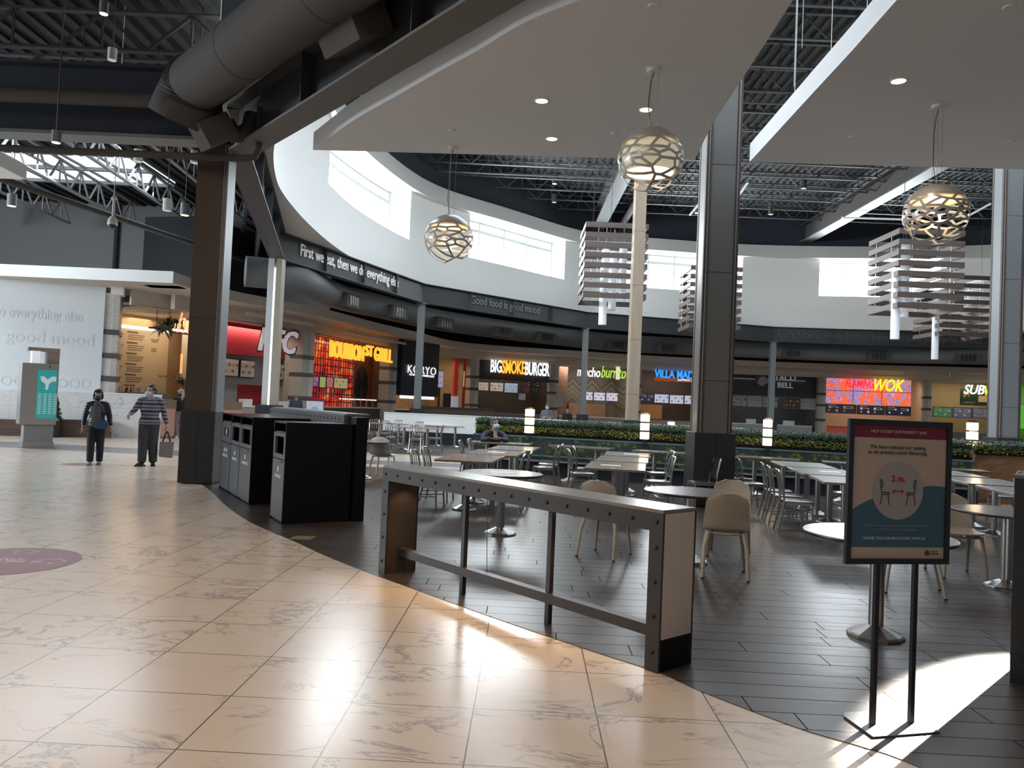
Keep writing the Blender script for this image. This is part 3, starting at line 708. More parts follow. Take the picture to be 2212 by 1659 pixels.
for i,(lab,w) in enumerate((('slim pale column with a glowing strip left of the red grill',.42),('slim grey steel column carrying the beam with white words',.30),('slim grey steel column left of the pale oak column',.30),('slim grey steel column in front of the purple bell sign',.30))):
    v = V[i+2]; t = thing('slim_column', lab, 'column', (v.x,v.y,0), 0)
    obj('base_cladding', B().bb(-w/2-.14,w/2+.14,-.3,.3,0,1.3), charcoal, t)
    if i == 0:
        obj('shaft', B().bb(-w/2,-.02,-.17,.17,1.3,ZB), mat('pale_shaft',(.55,.56,.56),.5), t); obj('side_cladding', B().bb(.05,w/2+.02,-.20,.17,1.3,ZB), mat('tan_shaft',(.34,.30,.235),.5), t)
        obj('light_strip', B().bb(-.02,.05,-.16,.1,1.3,ZB-.3), glow_w, t)
    else:
        obj('flange', B().bb(-w/2,w/2,-.15,-.13,1.3,ZB), col_grey, t); obj('flange', B().bb(-w/2,w/2,.13,.15,1.3,ZB), col_grey, t)
        obj('web', B().bb(-.01,.01,-.13,.13,1.3,ZB), col_grey, t); obj('cap_plate', B().bb(-.25,.25,-.25,.25,ZB-.03,ZB), col_grey, t)

# ------------------------------------------------------------------ leaning rail
a = atZ(817,1237); c = atZ(1390,1445)
dv = (c-a).normalized(); L = (c-a).length+.11; rz = math.atan2(dv.y,dv.x)
t = thing('leaning_rail', 'long bolted steel leaning rail with pale end panel in the foreground', 'rail', (a.x,a.y,0), rz)
D, Ht, PW = .34, .985, .105
f = B()
for y0,y1 in ((0,.018),(D-.018,D)):
    f.bb(0,PW,y0,y1,0,Ht-.01); f.bb(L-PW,L,y0,y1,0,Ht-.01); f.bb(PW,L-PW,y0,y1,Ht-.125,Ht-.01)
obj('steel_frame', f, gun, t)
obj('top_board', B().bb(0,L,.0,D,Ht-.01,Ht+.012), mat('rail_top_laminate',(.20,.178,.155),.25), t, bevel=.002)
obj('soffit_board', B().bb(PW,L-PW,.02,D-.02,Ht-.122,Ht-.105), gun, t)
obj('post_panel', B().bb(.012,PW-.002,.018,D-.018,0,Ht-.012), bronze, t)
e = obj('end_panel', B().bb(L-PW+.004,L,.019,D-.019,.20,Ht-.012), mat('cream_laminate',(.56,.48,.41),.5), t, label='cream end panel')
obj('kick_panel', B().bb(L-PW+.004,L+.001,.019,D-.019,0,.20), black_gloss, t, label='black kick panel')
bo = []
for k in range(17): bo.append((.05+(L-.10)*k/16, Ht-.065))
for z in (.12,.34,.55,.76): bo += [(.05,z),(L-.05,z)]
b = B()
for x,z in bo: b.sph((x,-.002,z),.0145,(1,.6,1),10,6)
obj('bolt_heads', b, mat('bolt_black',(.03,.03,.03),.3,.6), t, smooth=True)
obj('foot_bar', B().bb(PW,L-PW,D/2-.04,D/2+.04,.165,.235), gun, t)
for px_,py_ in ((1001,1284),(1183,1349)):
    p = atZ(px_,py_)-a; u = p.x*dv.x+p.y*dv.y
    obj('thin_post', B().bb(u-.02,u+.02,D/2-.02,D/2+.02,0,Ht-.122), gun, t)
p = atZ(1186,1275)-a; u = p.x*dv.x+p.y*dv.y
obj('cable', B().cyl((u-.02,D/2+.02,Ht-.122),(u+.02,D/2+.02,.235),.003,seg=6), black_m, t)
lt = Matrix.Rotation(rz,4,'Z')
b = B().bb(.3,L-.3,D/2-.012,D/2+.012,Ht-.128,Ht-.122); obj('light_strip', b, mat('led_strip',(1,.8,.5),.5,emit=(1,.7,.35),es=2.5), t)
for k in range(6):
    q = Vector(a)+lt@Vector((.45+k*(L-.9)/5,D/2-.02,Ht-.14)); spot('rail_led_light', q, q+lt@Vector((0,-.28,-1)), 9, (1,.62,.26), 105, 1, .03)
q = Vector(a)+lt@Vector((PW+.16,D/2,Ht-.14)); spot('rail_spot', q, q+lt@Vector((-.16,0,-.6)), 2, (1,.75,.42), 100, .7, .02)

# ------------------------------------------------------------------ black waste cabinets
waste_txt = mat('pale_waste_lettering', (.62,.64,.65), .5)
A0 = atZ(473,1053); A1 = atZ(533,1091); A2 = atZ(580,1118); A3 = atZ(608,1133)
dv = (A3-A0).normalized(); rzb = math.atan2(dv.y,dv.x); perp = Vector((-dv.y,dv.x,0))
def loc_u(p): return (p-A0).dot(dv)
def bin_unit(w, word, opening, lab, u0, faces=None):
    P0 = A0 + dv*u0; t = thing('waste_cabinet', lab, 'waste bin', (P0.x,P0.y,0), rzb, 'waste cabinets in a row')
    DD, HH = .86, 1.27
    obj('carcass', B().bb(0,.02,.0,DD,.0,HH).bb(w-.02,w,.0,DD,0,HH).bb(.02,w-.02,.03,DD,0,.62).bb(.02,w-.02,.22,DD,.62,1.12).bb(.02,w-.02,.0,DD,HH-.02,HH).bb(.02,w-.02,DD-.02,DD,1.1,HH), black_gloss, t)
    fr = B(); z0,z1 = .80,1.13
    ow = w-.04
    if opening == 'square':
        m_ = .07; fr.bb(.02,.02+m_,0,.03,z0,z1); fr.bb(w-.02-m_,w-.02,0,.03,z0,z1); fr.bb(.02+m_,w-.02-m_,0,.03,z0,z0+.06); fr.bb(.02+m_,w-.02-m_,0,.03,z1-.05,z1)
        obj('flap_frame', fr, dark_face, t)
        obj('opening', B().bb(.02+m_,w-.02-m_,.10,.12,z0+.06,z1-.05), black_m, t)
    else:
        fr.bb(.02,w-.02,0,.03,z0,z1); obj('flap_frame', fr, dark_face, t)
        b = B()
        for x in (w*.33,w*.67): b.cyl((x,-.003,(z0+z1)/2),(x,.02,(z0+z1)/2),.075,seg=28)
        obj('round_opening', b, black_m, t)
        obj('round_opening_label', B().bb(w/2-.03,w/2+.03,-.002,0,(z0+z1)/2-.03,(z0+z1)/2+.04), waste_txt, t)
    d = obj('door', B().bb(.025,w-.022,0,.03,.03,z0-.012), dark_face, t)
    obj('latch', B().bb(w*.70,w*.80,-.008,0,z0-.045,z0-.03), black_m, d)
    ib = B()
    xs = (w*.4,w*.6) if opening != 'square' else (w/2,)
    for x in xs: ib.cyl((x,-.003,.665),(x,0,.665),.036,seg=24)
    obj('icon', ib, waste_txt, d)
    me = textmesh('lettering', word, waste_txt, w*.5, .045, .003, bold=.02); q = link('lettering', me, d, (w/2,-.002,.555))
    obj('tray_shelf', B().bb(.03,w-.03,.02,DD-.05,1.132,1.142), dark_face, t)
    return t
W3 = loc_u(A1); 
bin_unit(W3*.34,'RECYCLING','round','black waste cabinet with two round openings, farthest from the front',0)
bin_unit(W3*.31,'ORGANICS','square','black waste cabinet with square opening between two others',W3*.34)
bin_unit(W3*.35,'GARBAGE','square','black garbage cabinet at the near end of the row of three',W3*.65)
bin_unit(loc_u(A3)-loc_u(A2),'GARBAGE','square','nearest black garbage cabinet standing forward of the row',loc_u(A2))
t = thing('station_wall', 'tall black back panel with a riveted grey rail behind the waste cabinets', 'partition', tuple(A0+perp*.90), rzb)
LL = loc_u(A3)
obj('back_panel', B().bb(-.1,LL+.02,0,.16,0,1.36), black_gloss, t)
obj('rail_beam', B().bb(-.25,LL-.30,-.06,.0,1.22,1.38), dark_face, t)
b = B()
for k in range(24): b.cyl((-.15+k*(LL-.2)/24,-.064,1.32),(-.15+k*(LL-.2)/24,-.058,1.32),.02,seg=10)
obj('rivets', b, black_m, t)
obj('counter_shelf', B().bb(-.2,LL-.3,-.03,.3,1.38,1.40), col_grey, t)
# black cabinet at the right edge
p = atZ(2180,1475)
t = thing('black_cabinet', 'black cabinet cut off by the right edge of the picture', 'cabinet', (p.x,p.y,0), -.72)
obj('carcass', B().bb(0,.9,0,.9,.0,1.28), mat('cabinet_black',(.012,.014,.016),.4), t, bevel=.004); obj('kick_joint', B().bb(-.002,.9,-.002,.9,.18,.187), black_m, t); obj('top_slab', B().bb(-.01,.92,-.01,.92,1.28,1.30), dark_face, t)

# ------------------------------------------------------------------ poster stand
bl, br, bf, bfr = atZ(1822,1551), atZ(2030,1586), atZ(1886,1597), atZ(1965,1566)
TL = atZ(1886,1570); TR = atZ(1965,1564)
dv = (TR-TL).normalized(); mid = (TL+TR)/2; rz = math.atan2(dv.y,dv.x)-.06
F_ = Face((mid.x-math.cos(rz),mid.y-math.sin(rz)),(mid.x+math.cos(rz),mid.y+math.sin(rz)))
ul, ur, z0, z1 = F_.rect(1823,2044,908,1216)
ul -= 1; ur -= 1; uc = (ul+ur)/2; PWd = ur-ul
t = thing('poster_stand', 'black poster stand about two metre seating distance, at right foreground', 'sign', (mid.x,mid.y,0), rz)
hp = (TR-TL).length/2
obj('post', B().bb(-hp-.012,-hp+.012,-.012,.012,.012,z0+.05), black_m, t); obj('post', B().bb(hp-.012,hp+.012,-.012,.012,.012,z0+.05), black_m, t)
inv = Matrix.Rotation(-rz,4,'Z')
pts = [inv@(q-mid) for q in (bl, bf, br)]
back = [Vector((pts[2].x,-pts[1].y*.9,0)), Vector((pts[1].x,-pts[1].y*1.1,0)), Vector((pts[0].x,pts[0].y+.1,0))]
hexp = [(pts[0].x,pts[0].y),(pts[1].x,pts[1].y),(pts[2].x,pts[2].y),(pts[2].x+.02,pts[2].y+.13),(hp+.05,.16),(-hp-.05,.16)]
obj('base_plate', B().prism(hexp, 0.004, .013), mat('base_plate_steel',(.16,.16,.16),.3,.7), t)
fr = B(); fw = .028; y0,y1 = -.035,-.012
fr.bb(uc-PWd/2,uc-PWd/2+fw,y0,y1,z0,z1); fr.bb(uc+PWd/2-fw,uc+PWd/2,y0,y1,z0,z1); fr.bb(uc-PWd/2+fw,uc+PWd/2-fw,y0,y1,z0,z0+fw); fr.bb(uc-PWd/2+fw,uc+PWd/2-fw,y0,y1,z1-fw,z1)
obj('frame', fr, black_m, t); obj('back_board', B().bb(uc-PWd/2+.005,uc+PWd/2-.005,-.018,-.010,z0+.005,z1-.005), black_m, t)
pw = PWd-2*fw; ph = z1-z0-2*fw; X0 = uc-pw/2; Z0 = z0+fw; yp = -.024
po = obj('poster', B().bb(X0,X0+pw,yp,-.018,Z0,Z0+ph), mat('poster_cream',(.40,.32,.255),.5), t, label='cream poster sheet')
def pz(f): return Z0+ph*f
obj('header_band', B().bb(X0,X0+pw,yp-.001,yp,pz(.905),pz(1)), mat('poster_maroon',(.14,.010,.025),.5), po)
wave = [(X0,pz(.085))]+[(X0+pw,pz(.085))]+[(X0+pw*u,pz(v)) for u,v in ((1,.545),(.9,.552),(.8,.55),(.72,.535),(.5,.50),(.33,.47),(.24,.45),(.15,.425),(.07,.39),(0,.355))]
obj('blue_wave', B().xz(wave,yp-.0012,yp-.0002), mat('poster_blue',(.035,.095,.135),.5), po)
cb = B(); cb.cyl((X0+pw*.485,yp-.003,pz(.51)),(X0+pw*.485,yp-.0012,pz(.51)),pw*.272,seg=64); obj('pale_disc', cb, mat('poster_disc',(.29,.27,.26),.5), po)
def ptxt(s, w, u, f, m, h=None, bold=.01, name='poster_lettering'):
    me = textmesh(name, s, m, pw*w, h, .001, bold=bold); link(name, me, po, (X0+pw*u, yp-.0035, pz(f)))
ptxt('HELP US KEEP OUR PROPERTY SAFE', .59,.48,.942, mat('poster_pink',(.55,.40,.40),.5))
ptxt('We have reduced our seating\nas we practice social distancing.', .63,.475,.775, ink_d)
ptxt('2 m.', .145,.485,.575, ink_red, bold=.05)
ptxt('Food Court Seating open in accordance with all\ncurrent Alberta Health guidelines.', .66,.47,.205, mat('poster_dimblue',(.16,.24,.28),.5), bold=0)
ptxt('THANK YOU FOR PRACTICING WITH US', .66,.46,.142, mat('poster_lightblue',(.45,.50,.52),.5))
lg = B(); lg.cyl((X0+pw*.82,yp-.002,pz(.043)),(X0+pw*.82,yp,pz(.043)),pw*.026,seg=20); obj('round_logo', lg, ink_d, po)
ptxt('Ivanhoé\nCambridge', .10,.895,.028, ink_d)
def pchair(u, s):
    b = B(); x = X0+pw*u; k = pw*.27; y = yp-.0045
    pts = [(-.10,.42,-.04,-.05),(-.04,.42,-.10,.42),(-.04,.42,.0,.28),(.0,.28,-.03,.12),(-.04,-.02,.26,-.02),(-.04,-.09,.26,-.09),(.26,-.02,.26,-.09),(-.02,-.09,-.08,-.45),(.22,-.09,.27,-.45)]
    for q in pts: b.bar((x+s*q[0]*k,y,pz(.5)+q[1]*k),(x+s*q[2]*k,y,pz(.5)+q[3]*k),k*.035,.0012,up=(0,1,0))
    obj('chair_pictogram', b, ink_d, po)
pchair(.32,1); pchair(.65,-1)
b = B(); x = X0+pw*.485; z = pz(.505); k = pw*.055
b.bar((x-k*.9,yp-.005,z),(x+k*.9,yp-.005,z),.006,.001,up=(0,1,0))
for s in (-1,1): b.xz([(x+s*k*1.15,z),(x+s*k*.7,z+.012),(x+s*k*.7,z-.012)],yp-.0055,yp-.0045)
obj('double_arrow', b, ink_red, po)
# ------------------------------------------------------------------ tables
paper = mat('white_paper', (.66,.68,.70), .5)
def pedestal(t, x, y, h, r=.052, fr=.20):
    obj('pedestal', B().cyl((x,y,.03),(x,y,h),r,seg=28), brushed, t, smooth=True)
    b = B().lathe([(fr,0),(fr,.022),(fr*.93,.034),(r+.012,.085),(r+.002,.09)],(x,y,0),12); obj('foot_flange', b, brushed, t)
def round_table(x, y, lab, R=.505, h=.765, note=None, rz=0, top=None):
    t = thing('round_table', lab, 'table', (x,y,0), rz, 'round pedestal tables')
    obj('tabletop', B().lathe([(R-.012,h-.028),(R,h-.02),(R,h-.004),(R-.004,h)],seg=64), top or mat('grey_laminate_top',(.20,.18,.165),.22), t, smooth=True)
    obj('edge_band', B().lathe([(R+.001,h-.024),(R+.002,h-.022),(R+.002,h-.008),(R+.001,h-.006)],seg=64), black_m, t, smooth=True)
    pedestal(t, 0, 0, h-.028)
    if note:
        one('table_notice', B().box((x+note[0],y+note[1],h+.0012),(.30,.2,.0012),rz=.1), paper, note[2], 'notice')
round_table(-.07,9.72,'round grey table with a white notice behind the leaning rail', note=(0,.02,'white paper notice lying on the round table behind the rail'))
round_table(1.98,8.42,'round grey table with the two beige shell chairs on its right')
round_table(2.78,5.84,'round pale table standing behind the poster stand', R=.53, top=mat('pale_laminate_top',(.50,.50,.50),.25))
round_table(4.98,7.78,'round table at the right edge beside the black cabinet')
round_table(-2.93,15.72,'round table with white shell chairs right of the waste cabinets')
tops = {}
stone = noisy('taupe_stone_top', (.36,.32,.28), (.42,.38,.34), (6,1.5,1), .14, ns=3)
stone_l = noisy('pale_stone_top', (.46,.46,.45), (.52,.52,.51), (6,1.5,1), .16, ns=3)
def slab_table(near, far, w, lab, grp, m=stone, h=.765, note=None):
    """near, far: plan ends of the left long edge"""
    a = Vector((*near,0)); c = Vector((*far,0)); d = (c-a).normalized(); L = (c-a).length-.05; rz = math.atan2(d.y,d.x)-PI/2
    t = thing('dining_table', lab, 'table', (a.x,a.y,0), rz, grp)
    obj('tabletop', B().bb(0,w,0,L,h-.034,h), m, t, bevel=.004)
    obj('edge_band', B().bb(-.001,w+.001,-.001,L+.001,h-.028,h-.008), mat('table_edge_dark',(.22,.19,.17),.4), t)
    for y in (.30,L-.30): 
        pedestal(t, w/2, y, h-.034, .045, .19)
    obj('support_arm', B().bb(.12,w-.12,.26,.34,h-.05,h-.034).bb(.12,w-.12,L-.34,L-.26,h-.05,h-.034), black_m, t)
    if note:
        q = Vector((a.x,a.y,0)) + Matrix.Rotation(rz,4,'Z')@Vector((w*note[0],L*note[1],0))
        one('table_notice', B().box((q.x,q.y,h+.0012),(.30,.2,.0012),rz=rz), paper, note[2], 'notice', 'white notices on the dining tables')
G1 = 'tables of the left row'; G2 = 'tables of the middle row'; G3 = 'tables of the right row'; G4 = 'tables behind the poster stand'
slab_table((-1.10,11.55),(-.92,13.10),.86,'taupe stone dining table, nearest of the row behind the round table',G1)
slab_table((-.76,13.20),(-.57,14.70),.90,'taupe stone dining table with a notice, middle of the left row',G1,note=(.5,.5,'white notice on the middle table of the left row'))
slab_table((-.42,14.90),(-.22,16.40),.86,'taupe stone dining table nearest the seated man',G1)
slab_table((1.08,11.20),(1.36,12.75),.87,'taupe stone dining table with a notice, nearest of the middle row',G2,note=(.4,.45,'white notice on the nearest table of the middle row'))
slab_table((1.43,12.90),(1.69,14.32),.86,'taupe stone dining table between two others in the middle row',G2)
slab_table((1.76,14.50),(1.98,15.85),.86,'taupe stone dining table farthest back in the middle row',G2,note=(.6,.5,'white notice on the farthest table of the middle row'))
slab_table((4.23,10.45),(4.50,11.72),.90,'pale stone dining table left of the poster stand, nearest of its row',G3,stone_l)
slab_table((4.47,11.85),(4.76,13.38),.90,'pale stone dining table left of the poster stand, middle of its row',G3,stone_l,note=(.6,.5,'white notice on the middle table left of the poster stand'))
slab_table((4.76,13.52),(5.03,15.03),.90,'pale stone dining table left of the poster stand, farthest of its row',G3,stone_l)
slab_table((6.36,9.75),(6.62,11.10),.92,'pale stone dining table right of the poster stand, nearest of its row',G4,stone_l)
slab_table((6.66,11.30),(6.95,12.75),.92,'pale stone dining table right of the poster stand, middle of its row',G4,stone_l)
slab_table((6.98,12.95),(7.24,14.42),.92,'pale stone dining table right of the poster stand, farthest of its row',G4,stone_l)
bt = mat('bench_table_top',(.15,.135,.11),.2)
def bench_table(a, c, w, lab):
    a = Vector((*a,0)); c = Vector((*c,0)); d = (c-a).normalized(); L = (c-a).length; rz = math.atan2(d.y,d.x)
    t = thing('bench_table', lab, 'table', (a.x,a.y,0), rz, 'long tables along the bench')
    obj('tabletop', B().bb(0,L,0,w,.745,.775), bt, t, bevel=.003)
    pedestal(t, L*.3, w/2, .745, .045, .19)
    pedestal(t, L*.75, w/2, .745, .045, .19)
bench_table((-.95,17.05),(.42,16.85),.72,'long dark table with the seated man leaning on it')
bench_table((.84,16.95),(2.06,16.45),.72,'long dark table at the bench, right of the seated man')
bench_table((2.55,16.30),(3.95,15.85),.70,'long dark table at the bench, left of the thick column')
bench_table((4.55,15.70),(5.70,15.30),.66,'long dark table at the bench, right of the thick column')
bench_table((6.10,15.15),(7.30,14.75),.66,'long dark table at the bench, just left of the poster stand')
bench_table((7.75,14.55),(8.80,14.20),.66,'long dark table at the bench, right of the poster stand')

# ------------------------------------------------------------------ brushed metal slat-back chair (faces -y)
def make_metal_chair():
    t = thing('metal_chair', 'brushed metal slat back chair', 'chair')
    sw, sd, sh = .40, .40, .455
    s = B(); s.bb(-sw/2,sw/2,-sd/2,sd/2,sh-.018,sh); obj('seat', s, chrome, t, smooth=True, bevel=.007)
    r = B(); r.bb(-sw/2+.02,sw/2-.02,-sd/2+.01,-sd/2+.03,sh-.055,sh-.018); r.bb(-sw/2+.02,sw/2-.02,sd/2-.03,sd/2-.01,sh-.055,sh-.018)
    for x in (-sw/2+.01,sw/2-.03): r.bb(x,x+.02,-sd/2+.03,sd/2-.03,sh-.055,sh-.018)
    obj('seat_rail', r, brushed, t)
    for sx in (-1,1):
        obj('leg', B().tube([(sx*.185,-.18,sh-.02),(sx*.19,-.185,.25),(sx*.20,-.20,0)],[.015,.014,.012],8), brushed, t, smooth=True)
        obj('leg', B().tube([(sx*.175,.19,sh-.02),(sx*.182,.215,.25),(sx*.195,.27,0)],[.015,.014,.012],8), brushed, t, smooth=True)
    fr = [(-.175,.19,sh-.03),(-.178,.205,.60),(-.178,.235,.76),(-.165,.262,.838),(-.125,.272,.862),(.125,.272,.862),(.165,.262,.838),(.178,.235,.76),(.178,.205,.60),(.175,.19,sh-.03)]
    obj('back_frame', B().tube(fr,.0145,8), chrome, t, smooth=True)
    sl = B()
    for x in (-.09,0,.09): sl.bar((x,.205,.535),(x,.262,.85),.034,.006,up=(0,1,0))
    sl.bar((-.17,.202,.53),(.17,.202,.53),.022,.014)
    obj('back_slats', sl, brushed, t)
    st = B(); st.bar((-.192,-.19,.20),(-.188,.235,.17),.014); st.bar((.192,-.19,.20),(.188,.235,.17),.014); st.bar((-.19,.0,.185),(.19,.0,.185),.014); st.bar((-.19,-.188,.28),(.19,-.188,.28),.014)
    obj('stretcher', st, brushed, t)
    return remember(t)
MC = make_metal_chair(); _used = []
def mchair(x, y, facing, lab, grp):
    rz = math.radians(facing)
    if not _used:
        MC.location = (x,y,0); MC.rotation_euler = (0,0,rz); MC['label'] = lab; MC['group'] = grp; _used.append(1); return MC
    return dup(MC, (x,y,0), rz, lab, grp)
# facing: 0 looks to the camera, 90 looks to the right, -90 to the left, 180 away
GL, GM, GR, GX, GF = 'metal chairs of the left row','metal chairs of the middle row','metal chairs of the right row','metal chairs behind the poster stand','metal chairs at the far left tables'
mchair(-1.20,11.85,78,'metal chair at the left end of the nearest left row table, nearer one',GL)
mchair(-1.12,12.75,80,'metal chair at the nearest left row table, second from the front',GL)
mchair(-.72,15.55,84,'metal chair at the far left row table, left of the seated man',GL)
mchair(-.58,16.35,80,'metal chair right in front of the seated man',GL)
mchair(-.03,11.95,-95,'metal chair on the right of the nearest left row table, nearer one',GL)
mchair(.10,12.75,-95,'metal chair on the right of the nearest left row table, farther one',GL)
mchair(.68,15.10,-95,'metal chair on the right of the farthest left row table, nearer one',GL)
mchair(.82,15.95,-95,'metal chair on the right of the farthest left row table, farther one',GL)
mchair(1.32,14.05,95,'metal chair seen side on between the left and middle rows',GM)
mchair(1.52,15.25,88,'metal chair behind the farthest middle row table',GM)
mchair(2.50,13.10,-88,'metal chair on the right of the middle row with its seat toward the table',GM)
mchair(2.85,14.9,-85,'metal chair left of the thick column with its back to it',GM)
mchair(3.30,13.3,-84,'metal chair close to the left face of the thick column',GM)
mchair(4.25,14.45,95,'metal chair right behind the thick column, farther of the pair',GR)
mchair(4.18,13.45,92,'metal chair right of the thick column, nearer of the pair',GR)
mchair(4.05,10.95,80,'metal chair left of the poster stand, nearest of the three in line',GR)
mchair(4.15,11.65,80,'metal chair left of the poster stand, middle of the three in line',GR)
mchair(4.28,12.35,80,'metal chair left of the poster stand, farthest of the three in line',GR)
mchair(5.35,11.0,-100,'metal chair on the right side of the nearest pale table, partly behind the poster',GR)
mchair(5.30,12.4,-100,'metal chair on the far right side of the pale table, behind the poster',GR)
mchair(6.15,10.8,80,'metal chair showing between poster stand and right shell chair',GX)
mchair(6.45,12.3,80,'metal chair behind the poster stand at the middle pale table',GX)
mchair(8.35,13.1,-96,'metal chair in front of the wood tiled planter at right',GX)
mchair(-3.75,25.35,60,'metal chair at the far left tables, nearest and leftmost',GF)
mchair(-2.93,24.6,175,'metal chair at the far left tables with its back to the camera',GF)
mchair(-2.45,25.6,-80,'metal chair at the far left tables, rightmost',GF)
mchair(-4.9,26.3,30,'metal chair at the far left tables behind the shell chair',GF)
mchair(-4.4,27.6,10,'metal chair at the far left tables, second row leftmost',GF)
mchair(-3.3,28.2,0,'metal chair at the far left tables against the white wall, left',GF)
mchair(-4.15,29.0,5,'metal chair at the far left tables hardest against the white wall',GF)
mchair(-5.1,29.1,0,'metal chair at the far left tables against the white wall, leftmost',GF)
def far_table(x, y, w, d, lab, m=taupe):
    t = thing('far_table', lab, 'table', (x,y,0), 0, 'far tables by the white half wall')
    obj('tabletop', B().bb(-w/2,w/2,-d/2,d/2,.74,.77), mat('far_top',(.34,.31,.28),.3), t); pedestal(t,-w/4,0,.74,.045,.19); pedestal(t,w/4,0,.74,.045,.19)
far_table(-3.05,25.3,1.5,.7,'far table with three metal chairs around it'); far_table(-2.3,28.2,1.3,.7,'far table right of the metal chairs, by the white half wall')
far_table(-4.4,28.4,1.4,.7,'far table behind the metal chairs'); far_table(-5.3,24.6,1.3,.7,'far table just right of the waste cabinets')

# ------------------------------------------------------------------ moulded shell chair (faces -y)
def make_shell(m):
    t = thing('shell_chair', 'shell chair', 'chair')
    bm = bmesh.new(); NU, NV = 14, 18
    def P_(u, v):      # u -1..1 across, v 0..1 from front of seat to top of back
        if v < .48:
            s = v/.48; y = -.21+.38*s; z = .455-.015*math.sin(s*PI*.8); hw = .20+.03*s-.035*max(0,1-s*4)**2
            z += .022*u*u*(.4+s*.8)
        elif v < .62:
            s = (v-.48)/.14; a = s*PI/2*.9; y = .17+.055*math.sin(a); z = .446+.07*(1-math.cos(a)); hw = .23-.005*s
            z += .026*u*u*(1-s)*1.2; y -= .02*u*u*s
        else:
            s = (v-.62)/.38; y = .2235+.075*s; z = .515+.325*s; hw = .225-.03*s
            hw *= math.sqrt(max(0,1-max(0,(s-.72)/.30)**2.6)) if s > .72 else 1
            y -= .035*u*u*(1-.4*s)
        return Vector((u*hw, y, z))
    g = [[bm.verts.new(P_(-1+2*i/NU, j/NV)) for i in range(NU+1)] for j in range(NV+1)]
    for j in range(NV):
        for i in range(NU): bm.faces.new((g[j][i],g[j][i+1],g[j+1][i+1],g[j+1][i]))
    bmesh.ops.recalc_face_normals(bm, faces=bm.faces)
    bmesh.ops.solidify(bm, geom=list(bm.faces), thickness=.012)
    b = B(); b.bm.free(); b.bm = bm; obj('shell', b, m, t, smooth=True)
    for sx in (-1,1):
        obj('leg', B().tube([(sx*.165,-.165,.44),(sx*.195,-.20,.2),(sx*.21,-.22,.012)],[(.02,.014),(.019,.014),(.015,.013)],10), m, t, smooth=True)
        obj('leg', B().tube([(sx*.165,.17,.45),(sx*.20,.215,.3),(sx*.215,.275,.012)],[(.022,.015),(.02,.014),(.015,.013)],10), m, t, smooth=True)
    f = B()
    for x,y in ((-.21,-.22),(.21,-.22),(-.215,.275),(.215,.275)): f.cyl((x,y,0),(x,y,.014),.017,seg=10)
    obj('rubber_foot', f, black_m, t)
    fr = B().tube([(-.17,-.16,.43),(-.18,.0,.425),(-.17,.165,.435),(0,.19,.43),(.17,.165,.435),(.18,0,.425),(.17,-.16,.43),(0,-.17,.425)],[(.014,.012)]*8,8,closed=True); obj('seat_frame', fr, m, t, smooth=True)
    return remember(t)
SB = make_shell(beige_pl); SB2 = None
def place(o, x, y, f, lab, grp=None):
    o.location = (x,y,0); o.rotation_euler = (0,0,math.radians(f)); o['label'] = lab
    if grp: o['group'] = grp
GB = 'beige shell chairs'
place(SB, 1.10,8.62,150,'beige shell chair just behind the leaning rail',GB)
dup(SB,(2.20,7.86,0),math.radians(168),'beige shell chair with its back to the camera right of the rail end',GB)
dup(SB,(2.55,8.95,0),math.radians(-20),'beige shell chair on the far side of the round table, behind another shell chair',GB)
dup(SB,(4.82,8.35,0),math.radians(-8),'beige shell chair behind the round table at the right edge',GB)
dup(SB,(3.86,7.45,0),math.radians(-112),'beige shell chair mostly hidden behind the poster stand',GB)
SW = make_shell(white_pl); place(SW,-2.62,16.35,-150+180+140,'white shell chair at the small round table, right one','white shell chairs')
dup(SW,(-3.30,15.9,0),math.radians(90),'white shell chair at the small round table, mostly behind the waste cabinets','white shell chairs')

# ------------------------------------------------------------------ bench, hedge and light posts
fab = mat('green_patterned_fabric', (.03,.06,.06), .8)
v = coords(fab, (1,1,1)); vo = nd(fab,'ShaderNodeTexVoronoi'); vo.inputs['Scale'].default_value = 7.5; lk(fab, v, vo.inputs['Vector'])
wv_ = nd(fab,'ShaderNodeTexNoise'); wv_.inputs['Scale'].default_value = 26; lk(fab, v, wv_.inputs['Vector'])
mm = nd(fab,'ShaderNodeMath'); mm.operation='ADD'; lk(fab, vo.outputs['Distance'], mm.inputs[0]); lk(fab, wv_.outputs[0], mm.inputs[1])
rr_ = ramp(fab, mm.outputs[0], [(.74,(.11,.12,.022)),(.84,(.045,.062,.022)),(1.0,(.014,.030,.032))]); lk(fab, rr_.outputs[0], bsdf(fab).inputs['Base Color'])
teal = mat('teal_bench_piping', (.075,.13,.15), .55)
bl_ = [(p.x,p.y) for p in spline([(-1.0,18.55,0),(1.3,17.95,0),(3.4,17.25,0),(5.9,16.55,0),(9.25,15.35,0)],10)]
def cut(pts, f0, f1):
    n = len(pts)-1; return pts[round(f0*n):round(f1*n)+1]
secs = [(0,.30,'left end, beside the seated man'),(.30,.52,'left of the thick column'),(.52,.78,'right of the thick column'),(.78,1,'right end beside the wood tiled planter')]
